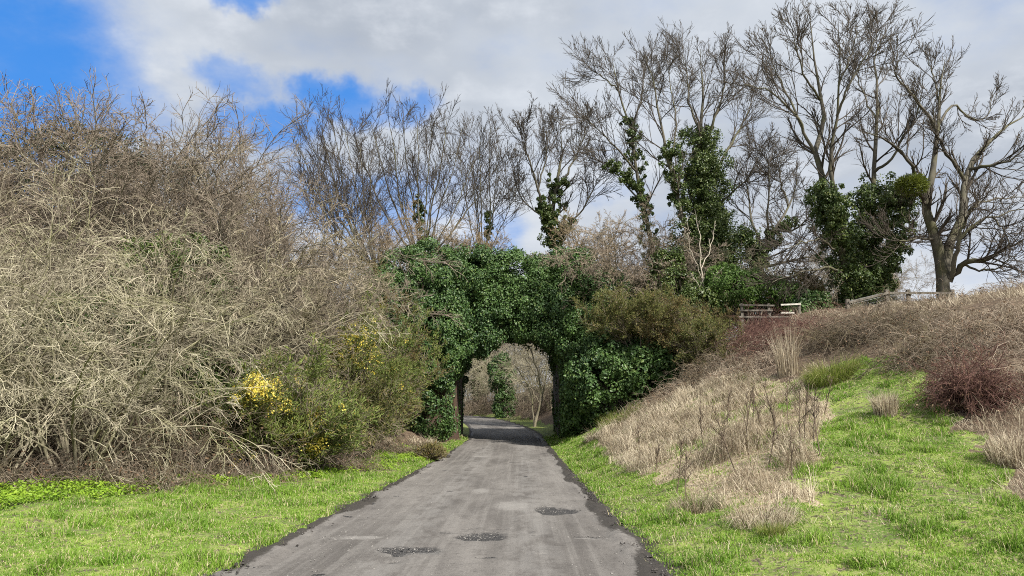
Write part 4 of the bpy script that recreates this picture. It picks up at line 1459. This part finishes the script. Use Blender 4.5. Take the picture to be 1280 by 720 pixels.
def build_fences():
    rng = np.random.default_rng(701)
    Y = 31.5
    p0 = at(1137, 385, Y)
    t = thing('wire_fence', 'weathered post and wire fence under the bare trees on the bank', 'fence', on(p0[0], p0[1], 0))
    loc = np.array(t.location)
    posts = [(1060, 31.5), (1110, 31.5), (1137, 31.5), (1192, 31.2)]
    tops = []
    for u, Yp in posts:
        g = at(u, 385, Yp)
        z0 = float(H(g[0], g[1]))
        zt = at(u, 362 if u > 1100 else 374, Yp)[2]
        V, Q = boxes([post_box(g[0], g[1], z0 - .1, zt, .07)])
        to_mesh('post', V, Q, None, M['fence_wood'], t, loc, False)
        tops.append(np.array([g[0], g[1], zt]))
    for i in range(3):
        for dz in (-.16, -.55):
            V, Q = rail(rng, tops[i] + [.0, -.1, dz], tops[i + 1] + [0, -.1, dz], .045, .025)
            to_mesh('rail', V, Q, None, M['fence_wood'], t, loc, False)
    W = []
    for i in range(3):
        a, b = tops[i], tops[i + 1]
        for dz in np.arange(-.1, -1.0, -.15):
            W.append((np.linspace(a + [0, .08, dz], b + [0, .08, dz], 4)[None], np.full((1, 4), .006)))
        for f in np.linspace(.03, .97, 26):
            p = a + (b - a) * f
            W.append((np.linspace(p + [0, .085, -.1], p + [0, .085, -1.0], 4)[None], np.full((1, 4), .005)))
    V, Q = tubes(W, 3)
    to_mesh('wire_netting', V, Q, None, M['wire'], t, loc)
    Y = 33
    p0 = at(965, 390, Y)
    t = thing('plank_fence', 'broken plank fence with two bleached boards below the evergreen', 'fence', on(p0[0], p0[1], 0))
    loc = np.array(t.location)
    for u in (928, 962, 1000):
        g = at(u, 385, Y)
        V, Q = boxes([post_box(g[0], Y + .1, float(H(g[0], Y)) - .1, at(u, 379, Y)[2], .05)])
        to_mesh('post', V, Q, None, M['fence_wood'], t, loc, False)
    for v0, v1, u0, u1, mt_ in ((381, 382, 924, 968, 'fence_wood'), (388, 388, 924, 966, 'fence_wood'), (396, 396, 924, 1002, 'fence_wood'), (381, 380, 976, 1001, 'pale_board'), (391, 391, 976, 993, 'pale_board')):
        V, Q = rail(rng, at(u0, v0, Y), at(u1, v1, Y), .035, .016)
        o = to_mesh('board', V, Q, None, M[mt_], t, loc, False)
        if mt_ == 'pale_board':
            o['label'] = 'bleached white board'


build_fences()

# ------------------------------------------------------------------ beyond the bridge
GBB = 'shrubs beyond the bridge'
far = [(-6.8, 82, 1.15, 0, 'pale shrub at the end of the bend seen left through the arch'), (-3.6, 84, 1.2, 1, 'pale shrub straight ahead at the end of the bend'),
       (-.6, 78, 1.3, 2, 'pale shrub behind the dark ivied stump beyond the arch'), (3.4, 62, 1.15, 0, 'tan shrub overhanging the verge beyond the arch'),
       (2.2, 70, 1.2, 1, 'pale shrub in the back row beyond the arch'), (5.2, 56, 1.2, 2, 'pale shrub close behind the right pier'), (-9.5, 76, 1.2, 1, 'pale shrub on the inside of the bend beyond the arch'), (-5.0, 93, 1.5, 2, 'pale shrub filling the back of the view under the bridge'), (.8, 74, 1.1, 0, 'low pale shrub beside the dark ivied stump')]
for k, (x, y, s, pi, lab) in enumerate(far):
    dup(pale[pi], on(x, y), 1.3 * k, s, lab, GBB)
for k, (x, y, s, lab) in enumerate([(-4, 92, 1.0, 'tall brown tree closing the view under the bridge'), (2.5, 86, 1.0, 'tall brown tree right of the one closing the view under the bridge'), (-9, 90, 1.0, 'tall brown tree left of the one closing the view under the bridge'), (7, 74, .9, 'brown tree behind the right pier'), (-13, 84, .95, 'brown tree on the inside of the bend seen at the left of the arch'), (-9, 101, 1.0, 'farthest brown tree in the view under the bridge')]):
    dup(brown[k % 2], on(x, y), 1.7 * k, s, lab, 'brown trees beyond the bridge')
for k, (x, y, lab) in enumerate([(-9.0, 86, 'deep bramble on the inside of the bend beyond the arch'), (-6.0, 90, 'deep bramble at the very end of the visible lane'), (-2.2, 80, 'deep bramble behind the ivied stump'), (3.6, 64, 'deep bramble under the tan shrub beyond the arch')]):
    bramble(lab, x, y, 2.6, 2.2, 760 + k, 'bramble', 170, group='brambles beyond the bridge', rmin=.009, nleaf=1500)
c = on(-3.6, 83)
leafy('ivied_stump', 'ivied pole standing left of the dark stump at the end of the bend', 'stump',
      [((c[0], c[1], c[2] + 2.2), (.6, .5, 2.6)), ((c[0] + .2, c[1], c[2] + 5.5), (.9, .7, 1.6))], c, M['tree_ivy'], 130, .35, 80, .18, .14, 743)
c = on(-.7, 70)
leafy('ivied_stump', 'dark ivied stump standing beyond the arch', 'stump',
      [((c[0], c[1], c[2] + 1.6), (.75, .6, 1.9)), ((c[0] - .2, c[1], c[2] + 4), (1.0, .7, 1.6))], c, M['ivy'], 150, .35, 90, .16, .13, 741)
limb_tree('sapling', 'pale leaning sapling beside the verge beyond the arch', 54, [
    (.11, [(668, 532), (676, 500), (674, 470), (664, 440), (656, 410)]), (.08, [(668, 530), (662, 490, .5), (648, 462, 1), (633, 450, 1.5)]),
    (.08, [(670, 528), (681, 480, .5), (685, 440, .8)]), (.06, [(675, 505), (658, 478, -.5), (641, 478, -1)])],
    751, on(1.7, 54), (M['pale_stem'], M['pale_twig']), [(8, .6, .3, 2.6), (5, .6, .45, None)], rmin=.008, r_end=.02)

# ------------------------------------------------------------------ sky, sun, camera
SUN_AZ, SUN_EL = 140.0, 42.0      # azimuth clockwise from the view direction
EXPO = 0.88


def build_world():
    w = bpy.data.worlds.new('World')
    scene.world = w
    w.use_nodes = True
    nt = w.node_tree
    nt.nodes.clear()
    L = nt.links
    sky = node(nt, 'ShaderNodeTexSky', sky_type='NISHITA')
    sky.sun_disc = False
    sky.sun_elevation = rad(SUN_EL)
    sky.sun_rotation = rad(SUN_AZ)
    sky.ozone_density = 3.0
    tc = node(nt, 'ShaderNodeTexCoord').outputs['Generated']
    sep = node(nt, 'ShaderNodeSeparateXYZ')
    L.new(tc, sep.inputs[0])
    zz = math_node(nt, 'ADD', math_node(nt, 'MAXIMUM', sep.outputs['Z'], 0), .22)
    cx = math_node(nt, 'DIVIDE', sep.outputs['X'], zz)
    cy = math_node(nt, 'DIVIDE', sep.outputs['Y'], zz)
    cmb = node(nt, 'ShaderNodeCombineXYZ')
    L.new(cx, cmb.inputs[0])
    L.new(cy, cmb.inputs[1])
    pl = cmb.outputs[0]
    n1 = noise_node(nt, 1.5, 7, .55, pl)
    n2 = noise_node(nt, 3.2, 6, .6, pl)
    n3 = noise_node(nt, .9, 5, .55, pl)
    # warped direction for ragged holes
    nz = node(nt, 'ShaderNodeTexNoise')
    nz.inputs['Scale'].default_value = 5.0
    nz.inputs['Detail'].default_value = 6
    nz.inputs['Roughness'].default_value = .6
    L.new(tc, nz.inputs['Vector'])
    sub = node(nt, 'ShaderNodeVectorMath', operation='SUBTRACT')
    L.new(nz.outputs['Color'], sub.inputs[0])
    sub.inputs[1].default_value = (.5, .5, .5)
    sc = node(nt, 'ShaderNodeVectorMath', operation='SCALE')
    L.new(sub.outputs[0], sc.inputs[0])
    sc.inputs['Scale'].default_value = .16
    add = node(nt, 'ShaderNodeVectorMath', operation='ADD')
    L.new(tc, add.inputs[0])
    L.new(sc.outputs[0], add.inputs[1])
    holes = None
    for u, v, ru, rv, k in [(-40, 70, 190, 150, 1), (60, 150, 170, 70, .7), (318, 12, 40, 28, .95), (290, 105, 60, 30, .6), (400, 122, 110, 32, .8), (500, 125, 55, 30, .75), (450, 250, 150, 60, .6), (320, 160, 90, 40, .75), (610, 290, 60, 50, .55), (760, 215, 60, 40, .3)]:
        d0 = norm(ray(u, v))
        dif = node(nt, 'ShaderNodeVectorMath', operation='SUBTRACT')
        L.new(add.outputs[0], dif.inputs[0])
        dif.inputs[1].default_value = tuple(d0)
        sv = node(nt, 'ShaderNodeVectorMath', operation='MULTIPLY')
        L.new(dif.outputs[0], sv.inputs[0])
        sv.inputs[1].default_value = (FPX / ru, FPX / rv, FPX / rv)
        ln = node(nt, 'ShaderNodeVectorMath', operation='LENGTH')
        L.new(sv.outputs[0], ln.inputs[0])
        r = math_node(nt, 'MULTIPLY', math_node(nt, 'SUBTRACT', 1.0, ramp(nt, ln.outputs['Value'], .45, 1.25)), k)
        holes = r if holes is None else math_node(nt, 'MAXIMUM', holes, r)
    # cover = 1 everywhere except the holes; noise frays it
    cover = math_node(nt, 'SUBTRACT', 1.02, holes)
    cover = math_node(nt, 'ADD', cover, math_node(nt, 'MULTIPLY', math_node(nt, 'SUBTRACT', n2, .5), 1.5))
    cover = ramp(nt, cover, -.1, 1.05)
    g = 10.0 / 2 ** EXPO
    def cc(r_, g_, b_):
        return (r_ * g, g_ * g, b_ * g)
    cl = mix_node(nt, cc(.45, .50, .58), cc(.70, .75, .82), ramp(nt, n3, .36, .64))
    cl = mix_node(nt, cl, cc(.84, .88, .94), math_node(nt, 'MULTIPLY', ramp(nt, n2, .48, .70), .6))
    low = ramp(nt, sep.outputs['Z'], .36, .05)
    cl = mix_node(nt, cl, cc(.80, .84, .90), math_node(nt, 'MULTIPLY', low, .85))
    hs = node(nt, 'ShaderNodeHueSaturation')
    hs.inputs['Saturation'].default_value = 1.35
    hs.inputs['Value'].default_value = 1.0
    L.new(sky.outputs[0], hs.inputs['Color'])
    blue = mix_node(nt, hs.outputs[0], cc(.075, .30, .86), .75)
    col = mix_node(nt, blue, cl, cover)
    bg = node(nt, 'ShaderNodeBackground')
    bg.inputs['Strength'].default_value = .1
    L.new(col, bg.inputs['Color'])
    out = node(nt, 'ShaderNodeOutputWorld')
    L.new(bg.outputs[0], out.inputs['Surface'])


build_world()
sun = bpy.data.lights.new('sun', 'SUN')
sun.energy = 4.2
sun.angle = rad(3.0)
sun.color = (1, .95, .87)
so = bpy.data.objects.new('sun', sun)
COL.objects.link(so)
from mathutils import Vector
sd = Vector((math.sin(rad(SUN_AZ)) * math.cos(rad(SUN_EL)), math.cos(rad(SUN_AZ)) * math.cos(rad(SUN_EL)), math.sin(rad(SUN_EL))))
so.rotation_euler = sd.to_track_quat('Z', 'Y').to_euler()
so.location = (20, -20, 40)

cam = bpy.data.cameras.new('camera')
cam.sensor_width = 36
cam.lens = 36 * FPX / 1280
cam.clip_end = 4000
co = bpy.data.objects.new('camera', cam)
COL.objects.link(co)
co.location = tuple(CAM)
co.rotation_euler = (rad(90) + PITCH, 0, 0)
scene.camera = co

scene.view_settings.view_transform = 'Standard'
scene.view_settings.look = 'None'
scene.view_settings.gamma = 1
scene.view_settings.exposure = EXPO
scene.view_settings.use_curve_mapping = False
scene.cycles.use_denoising = False
scene.cycles.sample_clamp_indirect = 2.0
scene.cycles.sample_clamp_direct = 6.0
scene.cycles.caustics_reflective = False
scene.cycles.caustics_refractive = False
scene.cycles.filter_width = 1.0
scene.cycles.max_bounces = 6
scene.cycles.diffuse_bounces = 3
scene.cycles.glossy_bounces = 2
scene.cycles.transmission_bounces = 4
